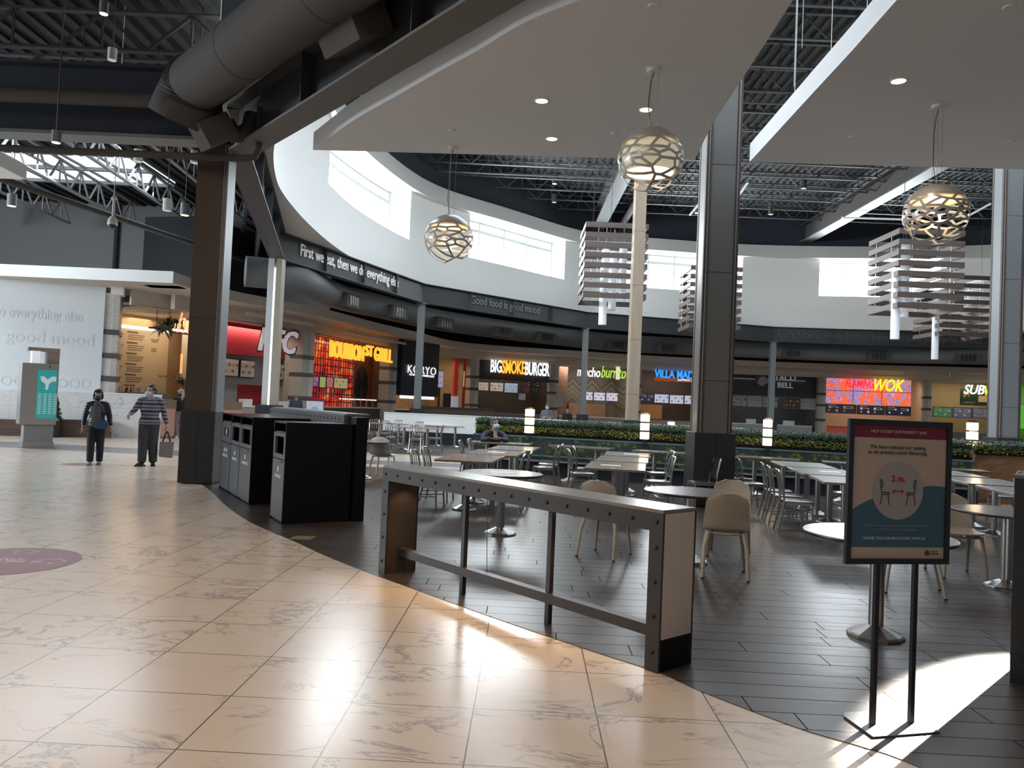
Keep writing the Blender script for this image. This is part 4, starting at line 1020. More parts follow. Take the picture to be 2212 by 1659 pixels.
for f0,f1,w in secs:
    p = cut(bl_,f0,f1); o_ = Vector((*p[0],0)); q = [(x-o_.x,y-o_.y) for x,y in p]
    t = thing('banquette_bench','patterned green banquette bench, '+w,'bench',o_,0,'banquette bench sections')
    obj('plinth', B().wall(offset(q,.06),0,.33,.5,1), mat('navy_plinth',(.012,.016,.026),.5), t)
    obj('seat_edge', B().wall(q,.33,.375,.6,1), mat('seat_edge_grey',(.26,.29,.31),.35), t)
    obj('seat_cushion', B().wall(offset(q,.01),.375,.46,.50,1), fab, t)
    obj('backrest', B().wall(offset(q,.46),.44,.86,.13,1), fab, t)
    obj('back_piping', B().wall(offset(q,.45),.86,.895,.15,1), teal, t)
leaf_d = noisy('dark_hedge_leaf', (.010,.028,.009), (.026,.058,.018), (9,9,9), .5, ns=2)
leaf_y = noisy('yellow_green_leaf', (.13,.15,.02), (.24,.24,.05), (9,9,9), .5, ns=2)
def foliage(pts, d0, d1, z0, z1, n, sz, seed):
    rnd = random.Random(seed); b = B(); bm = b.bm
    A_ = offset(pts,d0); D_ = offset(pts,d1); cum = [0]
    for a, c in zip(pts, pts[1:]): cum.append(cum[-1]+math.dist(a,c))
    for _ in range(n):
        s = rnd.random()*cum[-1]; i = max(k for k in range(len(cum)-1) if cum[k] <= s); f = (s-cum[i])/(cum[i+1]-cum[i])
        face = rnd.random()
        if face < .62: w = rnd.random()**3*.3; z = z0+(z1-z0)*rnd.random()
        elif face < .92: w = rnd.random(); z = z1-rnd.random()**2*.07
        else: w = 1-rnd.random()*.2; z = z0+(z1-z0)*rnd.random()
        p = Vector(A_[i]).lerp(Vector(A_[i+1]),f).lerp(Vector(D_[i]).lerp(Vector(D_[i+1]),f), w)
        c = Vector((p.x,p.y,z)) + Vector((rnd.gauss(0,.018),rnd.gauss(0,.018),rnd.gauss(0,.014)))
        u = Vector((rnd.gauss(0,1),rnd.gauss(0,1),rnd.gauss(0,1))).normalized(); w_ = u.orthogonal().normalized(); k = sz*(.6+rnd.random()*.8)
        bm.faces.new([bm.verts.new(c+u*k), bm.verts.new(c+w_*k*.45), bm.verts.new(c-u*k), bm.verts.new(c-w_*k*.45)])
    return b
posts = [(1143,935),(1392,950),(1657,962),(2099,974)]
for si,(f0,f1,w) in enumerate(secs):
    p = cut(bl_,f0,f1); o_ = Vector((*p[0],0)); q = [(x-o_.x,y-o_.y) for x,y in p]
    t = thing('hedge_planter','clipped green hedge planter behind the bench, '+w,'hedge',o_,0,'hedge planters behind the bench')
    obj('trough', B().wall(offset(q,.64),0,1.02,.55,1), black_gloss, t)
    L = sum(math.dist(a,c) for a,c in zip(p,p[1:]))
    obj('soil_core', B().wall(offset(q,.70),1.02,1.20,.43,1), mat('hedge_core',(.010,.018,.008),.9), t)
    setp(obj('hedge_leaves', foliage(q,.63,1.2,1.05,1.27,int(3000*L),.022,si), leaf_d, t), kind='stuff')
    setp(obj('yellow_leaves', foliage(q,.60,.75,.97,1.10,int(1000*L),.020,si+40), leaf_y, t), kind='stuff')
# outer hedges, second row behind
for si,(pp,lab) in enumerate(((((1.6,22.0),(7.5,20.3)),'far clipped hedge behind the first hedge row, left part'),(((7.9,20.2),(14.5,17.8)),'far clipped hedge behind the first hedge row, right part'),(((9.75,16.3),(13.6,15.5)),'short clipped hedge on top of the wood tiled planter'))):
    p = [pp[0], tuple((a+c)/2 for a,c in zip(*pp)), pp[1]]; o_ = Vector((*p[0],0)); q = [(x-o_.x,y-o_.y) for x,y in p]
    t = thing('hedge_planter',lab,'hedge',o_)
    zb = 1.02 if si < 2 else 1.03
    if si < 2: obj('trough', B().wall(q,0,1.02,.5,1), black_gloss, t)
    else:
        wt,_,_ = brick('wood_mosaic_tile',(.20,.095,.045),(.30,.16,.08),(.10,.05,.03),.22,.045,.002,.5,.5,rot=(PI/2,0,.28))
        obj('tiled_front', B().wall(q,0,1.0,.75,1), wt, t); obj('top_slab', B().wall(offset(q,-.04),1.0,1.03,.83,1), black_gloss, t)
    L = math.dist(*pp)
    obj('soil_core', B().wall(offset(q,.08),zb,1.17,.36,1), mat('hedge_core'), t)
    setp(obj('hedge_leaves', foliage(q,.0,.5,zb+.08,1.24,int(1900*L),.026,si+9), leaf_d, t), kind='stuff')
    setp(obj('yellow_leaves', foliage(q,-.02,.1,zb,zb+.13,int(700*L),.024,si+60), leaf_y, t), kind='stuff')
lamp_glass = mat('lamp_post_glass',(1,.9,.7),.4,emit=(1,.80,.50),es=1.5)
lp0 = None; labs = ['square glowing lamp post nearest the seated man','square glowing lamp post in the hedge left of the thick column','square glowing lamp post right of the thick column','square glowing lamp post right of the poster stand']
def lamp_post(x, y, lab, n=3, rz=-.28, zb=.90):
    t = thing('lamp_post', lab, 'lamp', (x,y,zb), rz, 'square lamp posts in the hedges')
    obj('core_post', B().bb(-.05,.05,-.05,.05,0,.08+.20*n), black_m, t)
    for k in range(n):
        z = .07+.20*k
        obj('lamp_cube', B().bb(-.095,.095,-.095,.095,z,z+.165), lamp_glass, t, bevel=.01)
        obj('divider', B().bb(-.08,.08,-.08,.08,z+.165,z+.20), black_m, t)
    l = bpy.data.lights.new('post_light','POINT'); l.energy = 9; l.color = WARM; l.shadow_soft_size = .1
    lo = bpy.data.objects.new('post_light', l); C.objects.link(lo); lo.location = (x-.05,y-.28,1.5)
for (px_,py_),lab,Y in zip(posts,labs,(18.55,17.75,17.05,16.75)):
    p = atY(px_,py_,Y); lamp_post(p.x, p.y, lab, zb=1.03 if px_ > 2000 else .90)
p = atY(1450,915,22.5); lamp_post(p.x,22.5,'smaller looking lamp post farther back, left of the thick column',2)
# white half wall and counters behind
hw = [(-4.9,30.2),(-1.2,29.7),(3.2,29.0),(8.5,28.2)]
t = thing('half_wall','long white half wall with dark base behind the seated man','partition',(*hw[0],0)); q = [(x-hw[0][0],y-hw[0][1]) for x,y in hw]
obj('white_band', B().wall(q,.45,1.12,.18,1), white, t); obj('dark_base', B().wall(offset(q,.02),0,.45,.14,1), mat('navy_plinth'), t); obj('top_cap', B().wall(offset(q,-.02),1.12,1.15,.22,1), white, t)
sh = B().bb(0,2.0,-.38,0,.70,.74); p_ = hw[0]; obj('wall_shelf', B().bb(1.6,3.3,-.42,-.02,.71,.74), taupe, t)
# ------------------------------------------------------------------ bulkhead over the food counters
ZT, ZK, ZH = 5.25, 4.90, 4.40
bpx = [(-90,567),(375,587),(490,625),(600,647),(712,670),(810,696),(900,717),(1013,741),(1250,758),(1400,768),(1580,777),(1800,786),(2000,791),(2150,795),(2290,798),(2420,802)]
bk = [atZ(x,y,ZT) for x,y in bpx]; bk = [(p.x,p.y) for p in bk]
bkc = bk[:2] + [(p.x,p.y) for p in spline([(x,y,0) for x,y in bk[1:]],4)][1:]
b_ = B().wall(bkc, ZK, ZT, .12, 1); struct('trim_bulkhead', b_, beige_fascia)
fl_ = B().wall([bk[0],bk[1]], ZK-.001, ZT+.002, .13, 1); 
def wallz(b, pts, z0, z1, t): return b.wall(pts, z0, z1, t, 1)
S_line = offset(bkc, 1.35); S_line = [p for p in S_line]
wh = B().wall(offset(bk[:2],-.012), ZK+.0, ZT+.01, .02, 1); struct('trim_white_fascia', wh, white)
# soffit behind the bulkhead and header wall at the shop fronts
b_ = B(); bm = b_.bm
for i in range(len(bkc)-1):
    bm.faces.new([bm.verts.new((*bkc[i],ZK+.01)),bm.verts.new((*bkc[i+1],ZK+.01)),bm.verts.new((*S_line[i+1],ZK+.01)),bm.verts.new((*S_line[i],ZK+.01))])
    bm.faces.new([bm.verts.new((*bkc[i],ZT-.02)),bm.verts.new((*bkc[i+1],ZT-.02)),bm.verts.new((*S_line[i+1],ZT-.02)),bm.verts.new((*S_line[i],ZT-.02))])
struct('ceiling_counter_soffit', b_, beige_fascia)
struct('wall_header', B().wall(S_line[4:], ZH, ZK+.2, .15, 1), beige_fascia)
_ub = [tuple(atY(312,500,30.5)[:2])]+offset(bkc[1:],3.2)[6:]
struct('wall_upper_back', B().wall(_ub, ZT-.1, 8.4, .1, 1), shade_m)
b_ = B(); O_ = offset(bkc,6.5)
for i in range(5,len(bkc)-1):
    b_.bm.faces.new([b_.bm.verts.new((*S_line[i],ZH)),b_.bm.verts.new((*S_line[i+1],ZH)),b_.bm.verts.new((*O_[i+1],ZH)),b_.bm.verts.new((*O_[i],ZH))])
struct('ceiling_shops_low', b_, mat('shop_ceiling',(.40,.36,.31),.8))
_a, _c, _s = Vector(bk[0]), Vector(bkc[5]), Vector(S_line[8])
struct('ceiling_corner_soffit', B().prism([bk[0], bk[1], bkc[5], S_line[8], (S_line[8][0]-1.5,S_line[8][1]+2.5), (bk[1][0]-2,bk[1][1]+6), (bk[0][0],bk[0][1]+6)], ZK+.02, ZK+.07), beige_fascia)
def at_line(px, line):
    r = ray(px, 860); best = None
    for a, c in zip(line, line[1:]):
        ex, ey = c[0]-a[0], c[1]-a[1]; den = r.x*ey-r.y*ex
        if abs(den) < 1e-9: continue
        t = (a[0]*ey-a[1]*ex)/den; s = (a[0]*r.y-a[1]*r.x)/den
        if 0 <= s <= 1 and t > 0 and (best is None or t < best): best = t
    return (r.x*best, r.y*best)
# fascia light bars
def fbox(F, name, rect, d, t, m, lab, cat, group=None, bevel=0, parent=None):
    u0,u1,z0,z1 = F.rect(*rect, d)
    p = F.P((u0+u1)/2, d, z0); b = B().bb(-(u1-u0)/2,(u1-u0)/2,0,t,0,z1-z0)
    return setp(obj(name, b, m, None, bevel=bevel, loc=p, rz=F.rz), lab, cat, group), (u1-u0), (z1-z0)
def ftext(F, s, rect, d, m, lab, ext=.08, shear=0, bold=.03, name='sign_lettering', cat='sign', group=None, spacing=1.0, back=None, line=1.0):
    u0,u1,z0,z1 = F.rect(*rect, d); me = textmesh(name, s, m, u1-u0, z1-z0, ext, shear, bold, spacing=spacing, line=line)
    o = link(name, me, None, F.P((u0+u1)/2, d, z0), F.rz); setp(o, lab, cat, group)
    return o
def glow(name, c, s, base=None): return mat(name, base or c, .5, emit=c, es=s)
stone_pier,_,_ = brick('pale_split_stone',(.50,.47,.42),(.60,.57,.52),(.40,.38,.35),.3,.075,.004,.5,.7,rot=(PI/2,0,0))
grey_pier = mat('pier_side_paint',(.42,.39,.34),.7)
band_m = mat('pier_band_dark',(.085,.08,.08),.5)
def pier(x0, x1, line, lab, grp='striped piers between the food counters', top=ZH+.02, bands=(1.45,2.45,3.20,3.95)):
    a, c = at_line(x0,line), at_line(x1,line); F = Face(a,c); w = F.w
    t = thing('striped_pier', lab, 'pier', (*a,0), F.rz, grp)
    obj('stone_shaft', B().bb(-.02,w*.62,-.10,.5,0,top), grey_pier, t); obj('stone_shaft', B().bb(w*.62,w+.02,-.12,.5,0,top), stone_pier, t)
    for z in bands[:3]: obj('dark_band', B().bb(-.03,w+.03,-.13,.505,z,z+.17), band_m, t)
for x0,x1,l in ((455,470,'striped stone pier hidden beside the brown column'),(645,668,'striped stone pier left of the red glowing grill'),(835,850,'striped stone pier between the grill and the navy tower'),(1013,1030,'striped stone pier left of the burger counter'),(1187,1203,'striped stone pier right of the burger counter'),
    (1370,1382,'striped stone pier right of the pale oak column'),(1531,1545,'striped stone pier behind the thick middle column'),(1768,1782,'striped stone pier left of the orange video wall'),(1995,2010,'striped stone pier right of the orange video wall'),(2166,2180,'striped stone pier behind the right grey column')):
    pier(x0,x1,S_line,l)
lightbar = mat('light_bar_white',(.62,.58,.52),.5)
def shop(x0, x1, wall_m, lcol, lpow, n, dback=3.2, side=None):
    F = Face(at_line(x0,S_line), at_line(x1,S_line)); w = F.w
    b = B(); b.box(F.P(w/2, dback, ZH/2), (w+.15,.1,ZH), rz=F.rz); struct('wall_shop_back_%d' % n, b, wall_m)
    s = B()
    for u in (-.1, w+.1): s.box(F.P(u, dback/2+.3, ZH/2), (.1,dback-.5,ZH), rz=F.rz)
    struct('wall_shop_side_%d' % n, s, side or wall_m)
    p = F.P(w/2, 1.0, ZH-.12); area('shop_light', p, p+Vector((0,0,-1))+F.n*.35, w*.8, .9, lpow, lcol).rotation_euler = (Matrix.Rotation(F.rz,4,'Z')@Matrix.Rotation(.3,4,'X')).to_euler()
    return F
def counter(F, m, mt, lab, h=1.1, d=0.2, inset=.3, extra=None):
    p = F.P(F.w/2, d, 0); t = thing('service_counter', lab, 'counter', p, F.rz); w = F.w-2*inset
    obj('body', B().bb(-w/2,w/2,0,.7,0,h-.05), m, t); obj('top', B().bb(-w/2-.03,w/2+.03,-.04,.74,h-.05,h), mt, t)
    return t
def bar(F, lab, f0=.1, f1=.85):
    w = F.w; p = F.P(w*f0, -.75, 4.56); t = thing('light_bar', lab, 'light fixture', p, F.rz, 'white light bars over the food counters')
    obj('bar', B().bb(0,w*(f1-f0),-.06,.06,0,.11), lightbar, t); r = B()
    for k in (.15,.85): r.cyl((w*(f1-f0)*k,0,.11),(w*(f1-f0)*k,0,ZK-4.56),.012,seg=6)
    obj('rod', r, chrome, t)
def screens(F, rects, d, ms, lab, grp, name='menu_board', frame=black_m):
    for k,(r,m) in enumerate(zip(rects,ms)):
        u0,u1,z0,z1 = F.rect(*r, d); w, h = u1-u0, z1-z0
        t = thing(name, lab[k] if isinstance(lab,(list,tuple)) else lab, 'menu board', F.P((u0+u1)/2,d,z0), F.rz, grp)
        obj('frame', B().bb(-w/2,w/2,0,.06,0,h), frame, t)
        obj('screen', B().bb(-w/2+.03,w/2-.03,-.004,0,.03,h-.03), m[0], t)
        pb = {}
        rnd = random.Random(k*7+int(r[0]))
        for q,mm_ in enumerate(m[1:]):
            for j in range(3 if q else 4):
                b = B()
                cx = -w/2+w*(.14+.24*j+.04*rnd.random()); cz = h*(.3+.35*((j+q)%2)); b.cyl((cx,-.010-.003*q,cz),(cx,-.004,cz),min(w,h)*(.13 if q else .10),seg=14)
                obj('picture', b, mm_, t)
        b = B()
        for j in range(4): b.bb(-w/2+w*(.1+.5*(j%2)),-w/2+w*(.38+.5*(j%2)),-.008,-.004,h*(.86-.10*j),h*(.86-.10*j)+.02)
        obj('text_lines', b, mat('screen_text',(.5,.5,.5),.5,emit=(.5,.5,.52),es=.4) if 'taco' not in grp else ink_d, t)
food1 = mat('food_orange',(.50,.22,.07),.6,emit=(.5,.2,.06),es=.35); food2 = mat('food_tan',(.55,.38,.2),.6,emit=(.5,.34,.16),es=.35); food3 = mat('food_green',(.2,.35,.06),.6,emit=(.2,.35,.06),es=.35)
food_d1 = mat('food_print_red',(.30,.10,.05),.6); food_d2 = mat('food_print_tan',(.45,.33,.2),.6)
# --- red chicken counter
F = shop(470,645, mat('red_shop_wall',(.30,.018,.022),.5), (1,.9,.78), 90, 1, dback=1.8, side=mat('cream_shop_wall',(.45,.40,.34),.6))
u0,u1,z0,z1 = F.rect(478,652,690,772,.9)
fbox(F,'red_sign_panel',(476,628,690,770),.9,.1,mat('red_sign_panel_m',(.36,.012,.02),.5),'red wall panel carrying the white three letter sign','sign panel')
fbox(F,'grey_menu_frame',(476,622,762,832),1.0,.1,mat('warm_grey_panel',(.17,.15,.14),.5),'grey panel framing the printed menus of the red counter','sign panel')
screens(F,[(480,516,774,813),(519,551,778,816),(588,616,785,821)],.9,[(mat('menu_print',(.5,.44,.38),.6),food_d1,food_d2)]*3,['printed menu board at the red counter, left','printed menu board at the red counter, beside the slim pale column','printed menu board at the red counter, right of the slim pale column'],'printed menus of the red counter')
ftext(F,'KFC',(556,646,707,766),-.35,mat('sign_black',(.02,.02,.02),.5),'black outline behind the big white letters KFC',.05,.25,.05,cat='sign')
ftext(F,'KFC',(559,643,711,762),-.43,mat('sign_white',(.80,.78,.80),.5,emit=(.9,.88,.95),es=.22),'big white slanted letters KFC',.08,.25,.02)
bar(F,'white light bar over the red counter',.1,.95)
c_ = counter(F, mat('tan_counter',(.40,.33,.26),.6), white, 'counter with white top under the red sign wall', 1.15)
fbox(F,'grey_door',(484,512,822,880),1.6,.06,mat('grey_door_m',(.24,.25,.26),.4),'grey kitchen door behind the red counter','door')
fbox(F,'white_register',(606,626,867,884),.4,.3,white_pl,'white cash register on the red counter','register')
fbox(F,'white_screen_back',(527,545,862,884),.4,.3,white_pl,'white register back left of the slim pale column','register')
# --- red grill with glowing lattice wall
wallm = noisy('grill_brown_wall',(.10,.045,.025),(.15,.065,.035),(3,3,3),.5)
F = shop(668,835, wallm, (1,.75,.5), 70, 2)
gp = mat('glowing_red_panel',(.4,.05,.03),.5); vv = coords(gp,(1,1,1)); n_ = nd(gp,'ShaderNodeTexNoise'); n_.inputs['Scale'].default_value = .8; n_.inputs['Detail'].default_value = 2; n_.inputs['Distortion'].default_value = 2.5; lk(gp,vv,n_.inputs['Vector'])
r_ = ramp(gp,n_.outputs[0],[(.35,(.32,.012,.02)),(.5,(.75,.05,.03)),(.62,(.95,.22,.06)),(.75,(1,.5,.2))]); lk(gp,r_.outputs[0],bsdf(gp).inputs['Base Color']); lk(gp,r_.outputs[0],bsdf(gp).inputs['Emission Color']); bsdf(gp).inputs['Emission Strength'].default_value = .55
o,w,h = fbox(F,'glowing_wall',(669,762,726,935),.8,.1,gp,'glowing red orange wall with a black lattice left of the brown grill wall','wall panel')
lb = B(); rnd = random.Random(3)
for k in range(17): x = -w/2+w*(k+.5*rnd.random())/17; lb.bb(x-.022,x+.022,-.05,-.03,0,h)
for k in range(14): z = h*(k+.5)/14+.06*rnd.random(); lb.bb(-w/2,w/2,-.05,-.03,z-.022,z+.022)
obj('black_lattice', lb, black_m, o)
o,w,h = fbox(F,'fingerprint_panel',(762,832,772,882),.9,.1,mat('rust_panel',(.14,.045,.022),.5),'dark rust panel with a fingerprint pattern under the grill sign','wall panel')
fb = B()
for k in range(9):
    R_ = .14+.11*k; pts = [(-w*.25+R_*.62*math.cos(a), -.02, h*.42+R_*math.sin(a)) for a in [2*PI*j/26 for j in range(27)] if -w*.25+R_*.62*math.cos(a) > -w/2+.03 and .05 < h*.42+R_*math.sin(a) < h-.05]
    for a_, c2 in zip(pts,pts[1:]):
        if (Vector(a_)-Vector(c2)).length < R_*.4: fb.bar(a_,c2,.04,.02,up=(0,1,0))
obj('fingerprint_lines', fb, black_m, o)
am = glow('amber_sign',(1,.42,.04),1.3)
ftext(F,'BOURBON',(713,786,741,776),-.2,am,'glowing amber sign word BOURBON',.1,0,.015)
ftext(F,'ST',(790,806,746,770),-.2,am,'glowing amber sign word ST between two longer words',.1,0,.012)
ftext(F,'GRILL',(809,847,752,782),-.2,am,'glowing amber sign word GRILL',.1,0,.015)
def scm(n, c=None, e=.6): return MATS[n] if n in MATS else mat(n,c,.4,emit=c,es=e)
screens(F,[(665,689,811,836),(690,704,813,838),(705,720,814,838),(721,751,816,840)],.55,[(scm('scr_purple',(.20,.06,.22)),food2,food3),(scm('scr_green',(.25,.42,.12)),food2),(scm('scr_mauve',(.42,.12,.16)),food1),(scm('scr_olive',(.36,.34,.16)),food2,food3)],['purple menu screen on the glowing red wall, leftmost','green and white menu screen on the glowing red wall','mauve menu screen on the glowing red wall','olive menu screen on the glowing red wall, rightmost'],'menu screens of the red grill')
bar(F,'white light bar over the amber grill sign',.2,1.05)
c_ = counter(F, mat('dark_counter',(.05,.045,.04),.5), taupe, 'buffet counter with glass sneeze guard below the fingerprint panel', 1.2)
gl = B(); w = F.w
for k in range(6): gl.bb(-w*.05+k*w*.085-.02,-w*.05+k*w*.085+.02,.1,.14,1.2,1.62)
gl.bb(-w*.06,w*.45,.05,.5,1.62,1.66); obj('guard_frame', gl, brushed, c_)
obj('food_lights', B().bb(-w*.05,w*.44,.15,.25,1.56,1.60), glow_w, c_)
fbox(F,'white_arch_frame',(683,724,848,852),.2,.05,brushed,'thin pale frame standing before the glowing red wall','frame')
# --- navy tower barbeque
F = shop(850,1013, noisy('pine_shop_wall',(.30,.19,.10),(.40,.27,.15),(2,2,6),.5), (1,.80,.55), 110, 3)
o,w,h = fbox(F,'navy_tower',(868,948,726,856),-.3,.28,mat('navy_tower_m',(.012,.018,.030),.45),'tall navy sign tower with white letters','sign tower')
fbox(F,'navy_wall',(852,867,745,850),.2,.5,mat('navy_tower_m'),'navy return wall left of the sign tower','wall panel')
ftext(F,'KORYO',(881,942,791,808),-.36,glow('sign_white_glow',(.95,.97,1),.9),'white sign word KORYO on the navy tower',.04,0,-.01,spacing=1.1)
ftext(F,'KOREAN BARBEQUE',(885,938,809,814),-.36,glow('sign_white_glow',(.95,.97,1),.9),'small white words KOREAN BARBEQUE under the tower sign',.03,0,.0)
fbox(F,'red_shop_panel',(981,1013,766,880),.9,.1,mat('red_panel_lit',(.42,.03,.02),.5,emit=(.5,.03,.02),es=.18),'red wall panel with warm edge light right of the navy tower','wall panel')
fbox(F,'warm_edge_light',(1001,1003,802,835),.85,.04,glow_a,'thin vertical warm light on the red panel','light strip')
screens(F,[(945,958,801,838)],.0,[(scm('scr_lilac',(.42,.38,.55),.6),food1)],['upright menu screen right of the navy tower'],'menu screens of the navy tower')
u0,u1,z0,z1 = F.rect(945,958,801,838,.0); one('screen_post', B().bb(-.06,.06,.02,.12,0,z0), black_m, 'dark post under the upright menu screen right of the navy tower', 'post', None, loc=F.P((u0+u1)/2,0,0), rz=F.rz)
screens(F,[(962,970,803,828)],2.6,[(mat('menu_print'),food_d1,food_d2)],['small picture board on the pine wall right of the upright screen'],'pictures of the navy tower')
fbox(F,'dark_poster_stand',(958,974,850,880),.3,.05,mat('dark_print',(.03,.03,.04),.5),'dark poster standing under the upright screen','poster')
fbox(F,'drinks_cooler',(976,992,856,882),.8,.6,mat('cooler_lit',(.45,.40,.42),.4,emit=(.6,.6,.7),es=.3),'lit drinks cooler in front of the red panel','cooler')
c_ = counter(F, mat('dark_counter'), taupe, 'dark counter below the navy sign tower', 1.15)
o,w,h = fbox(F,'display_hood',(876,938,856,862),.0,.4,glow_w,'glowing hood light over the display under the navy tower','light fixture')
# --- burger counter
bw_,_,_ = brick('burger_wood_wall',(.045,.032,.025),(.07,.048,.036),(.02,.015,.012),1.6,.16,.004,.5,.6,rot=(PI/2,0,0))
F = shop(1030,1187, bw_, (1,.86,.7), 60, 4)
fbox(F,'dark_header_panel',(1031,1187,772,822),.2,.1,mat('smoke_panel',(.035,.026,.022),.6),'dark brown panel behind the burger sign','sign panel')
wg = glow('sign_white_glow',(.95,.97,1),.9)
ftext(F,'BIG',(1060,1084,777,805),-.05,wg,'white glowing sign word BIG',.08,0,.02)
ftext(F,'SMOKE',(1085,1134,779,808),-.05,am,'amber glowing sign word SMOKE',.08,0,.02)
ftext(F,'BURGER',(1135,1187,783,812),-.05,wg,'white glowing sign word BURGER',.08,0,.02)
scb = scm('scr_cream',(.42,.40,.38),.55)
screens(F,[(1028,1056,825,844),(1058,1088,826,846),(1089,1119,827,849)],1.2,[(scb,food1,food2),(scb,food2,food1),(scm('scr_blue',(.25,.38,.52)),food2)],['cream menu screen of the burger counter, left','cream menu screen of the burger counter, middle','bluish menu screen of the burger counter, right'],'menu screens of the burger counter')
screens(F,[(1130,1146,819,849),(1149,1165,820,850)],.6,[(mat('print_red',(.30,.12,.10),.6),food_d2),(mat('print_dark',(.08,.08,.07),.6),food_d2)],['upright red poster right of the burger menus','upright dark poster with a burger'],'posters of the burger counter')
bar(F,'white light bar over the burger sign',.2,1.0)
c_ = counter(F, mat('stone_counter',(.17,.165,.16),.5), mat('grey_top',(.22,.22,.22),.4), 'long grey counter of the burger shop', 1.12, -.6)
fbox(F,'white_poster',(1121,1135,850,864),-.3,.04,paper,'small white poster standing on the burger counter','poster')
fbox(F,'brown_low_counter',(905,1068,886,906),-5.5,.5,mat('brown_wood_counter',(.13,.09,.065),.5),'brown panelled counter behind the white half wall','counter')
fbox(F,'dark_counter_top',(895,1070,880,886),-5.5,.6,mat('dark_counter'),'dark top along the brown panelled counter','counter')
# --- burrito counter
chev = mat('chevron_wood',(.2,.16,.12),.6); v = coords(chev,(1,1,1)); sx = nd(chev,'ShaderNodeSeparateXYZ'); lk(chev,v,sx.inputs[0])
pp_ = nd(chev,'ShaderNodeMath'); pp_.operation='PINGPONG'; lk(chev,sx.outputs[0],pp_.inputs[0]); pp_.inputs[1].default_value = .7
ad_ = nd(chev,'ShaderNodeMath'); ad_.operation='ADD'; lk(chev,pp_.outputs[0],ad_.inputs[0]); lk(chev,sx.outputs[2],ad_.inputs[1])
ml_ = nd(chev,'ShaderNodeMath'); ml_.operation='MULTIPLY'; lk(chev,ad_.outputs[0],ml_.inputs[0]); ml_.inputs[1].default_value = 5.5
fl2 = nd(chev,'ShaderNodeMath'); fl2.operation='FLOOR'; lk(chev,ml_.outputs[0],fl2.inputs[0]); wn_ = nd(chev,'ShaderNodeTexWhiteNoise'); wn_.noise_dimensions='1D'; lk(chev,fl2.outputs[0],wn_.inputs['W'])
rc = ramp(chev,wn_.outputs['Value'],[(0,(.10,.085,.07)),(1,(.24,.20,.16))]); lk(chev,rc.outputs[0],bsdf(chev).inputs['Base Color'])
F = shop(1203,1370, chev, (1,.88,.72), 90, 5)
rb,_,_ = brick('red_brick_wall',(.30,.13,.08),(.40,.20,.12),(.3,.27,.24),.22,.075,.008,.5,.8,rot=(PI/2,0,0))
fbox(F,'brick_pillar',(1204,1225,790,905),1.2,.2,rb,'brick wall strip left of the burrito sign','brick panel')
fbox(F,'brick_panel',(1228,1308,872,905),2.9,.1,rb,'brick wall below the burrito menu screens','brick panel')
ftext(F,'mucho',(1247,1297,793,814),-.05,wg,'white script sign word mucho, partly behind a slim grey column',.06,.15,.01)
ftext(F,'burrito',(1299,1352,792,817),-.05,glow('green_sign',(.50,.85,.10),.8),'green script sign word burrito, ending behind the pale oak column',.06,.25,.0)
fbox(F,'chili_emblem',(1331,1339,792,820),-.08,.05,glow('chili_white',(.95,.8,.72),.7),'pale chili shaped emblem at the end of the burrito sign','sign')
screens(F,[(1262,1281,846,865),(1282,1308,847,866),(1309,1335,848,867)],.8,[(scm('scr_white',(.62,.64,.80),.7),food1)]*3,['bright menu screen of the burrito counter, left','bright menu screen of the burrito counter, middle','bright menu screen of the burrito counter, right'],'menu screens of the burrito counter')
bar(F,'white light bar over the burrito sign',.15,.85)
counter(F, mat('tan_counter'), white, 'counter of the burrito shop', 1.1)
fbox(F,'white_notice_board',(1201,1218,848,878),-.2,.04,mat('grey_print',(.40,.40,.40),.5),'white price board left of the burrito counter','poster')
# --- blue letters shawarma
F = shop(1382,1531, mat('dark_brown_shop',(.055,.035,.028),.6), (1,.85,.62), 80, 6)
bl_m = glow('blue_sign',(.03,.28,1),1.3)
ftext(F,'VILLA MADINA',(1414,1528,801,818),-.05,bl_m,'glowing blue sign words VILLA MADINA running behind the thick column',.08,.0,.02)
fbox(F,'orange_sign_strip',(1413,1530,818,825),.0,.06,glow('rust_strip',(.45,.10,.03),.4),'rust red strip under the blue sign','sign panel')
ftext(F,'perfect shawarma',(1465,1528,819,825),-.07,wg,'small white words perfect shawarma on the rust strip',.03,0,.01)
sw_ = scm('scr_paleblue',(.50,.56,.72),.7)
screens(F,[(1382,1412,849,869),(1413,1445,851,871),(1446,1477,853,873),(1478,1510,854,874)],.8,[(scm('scr_navy',(.03,.03,.08)),food2),(sw_,food1),(sw_,food1),(sw_,food1)],['dark menu screen of the blue sign shop, leftmost','pale menu screen of the blue sign shop, second','pale menu screen of the blue sign shop, third','pale menu screen of the blue sign shop beside the thick column'],'menu screens of the blue sign shop')
bar(F,'white light bar over the blue sign',.15,.85)
counter(F, mat('tan_counter'), mat('dark_counter'), 'counter of the blue sign shop', 1.12)
fbox(F,'orange_kitchen_tiles',(1382,1430,874,905),2.8,.08,mat('orange_tile',(.42,.20,.09),.4),'orange tiled kitchen wall under the blue sign','wall panel')
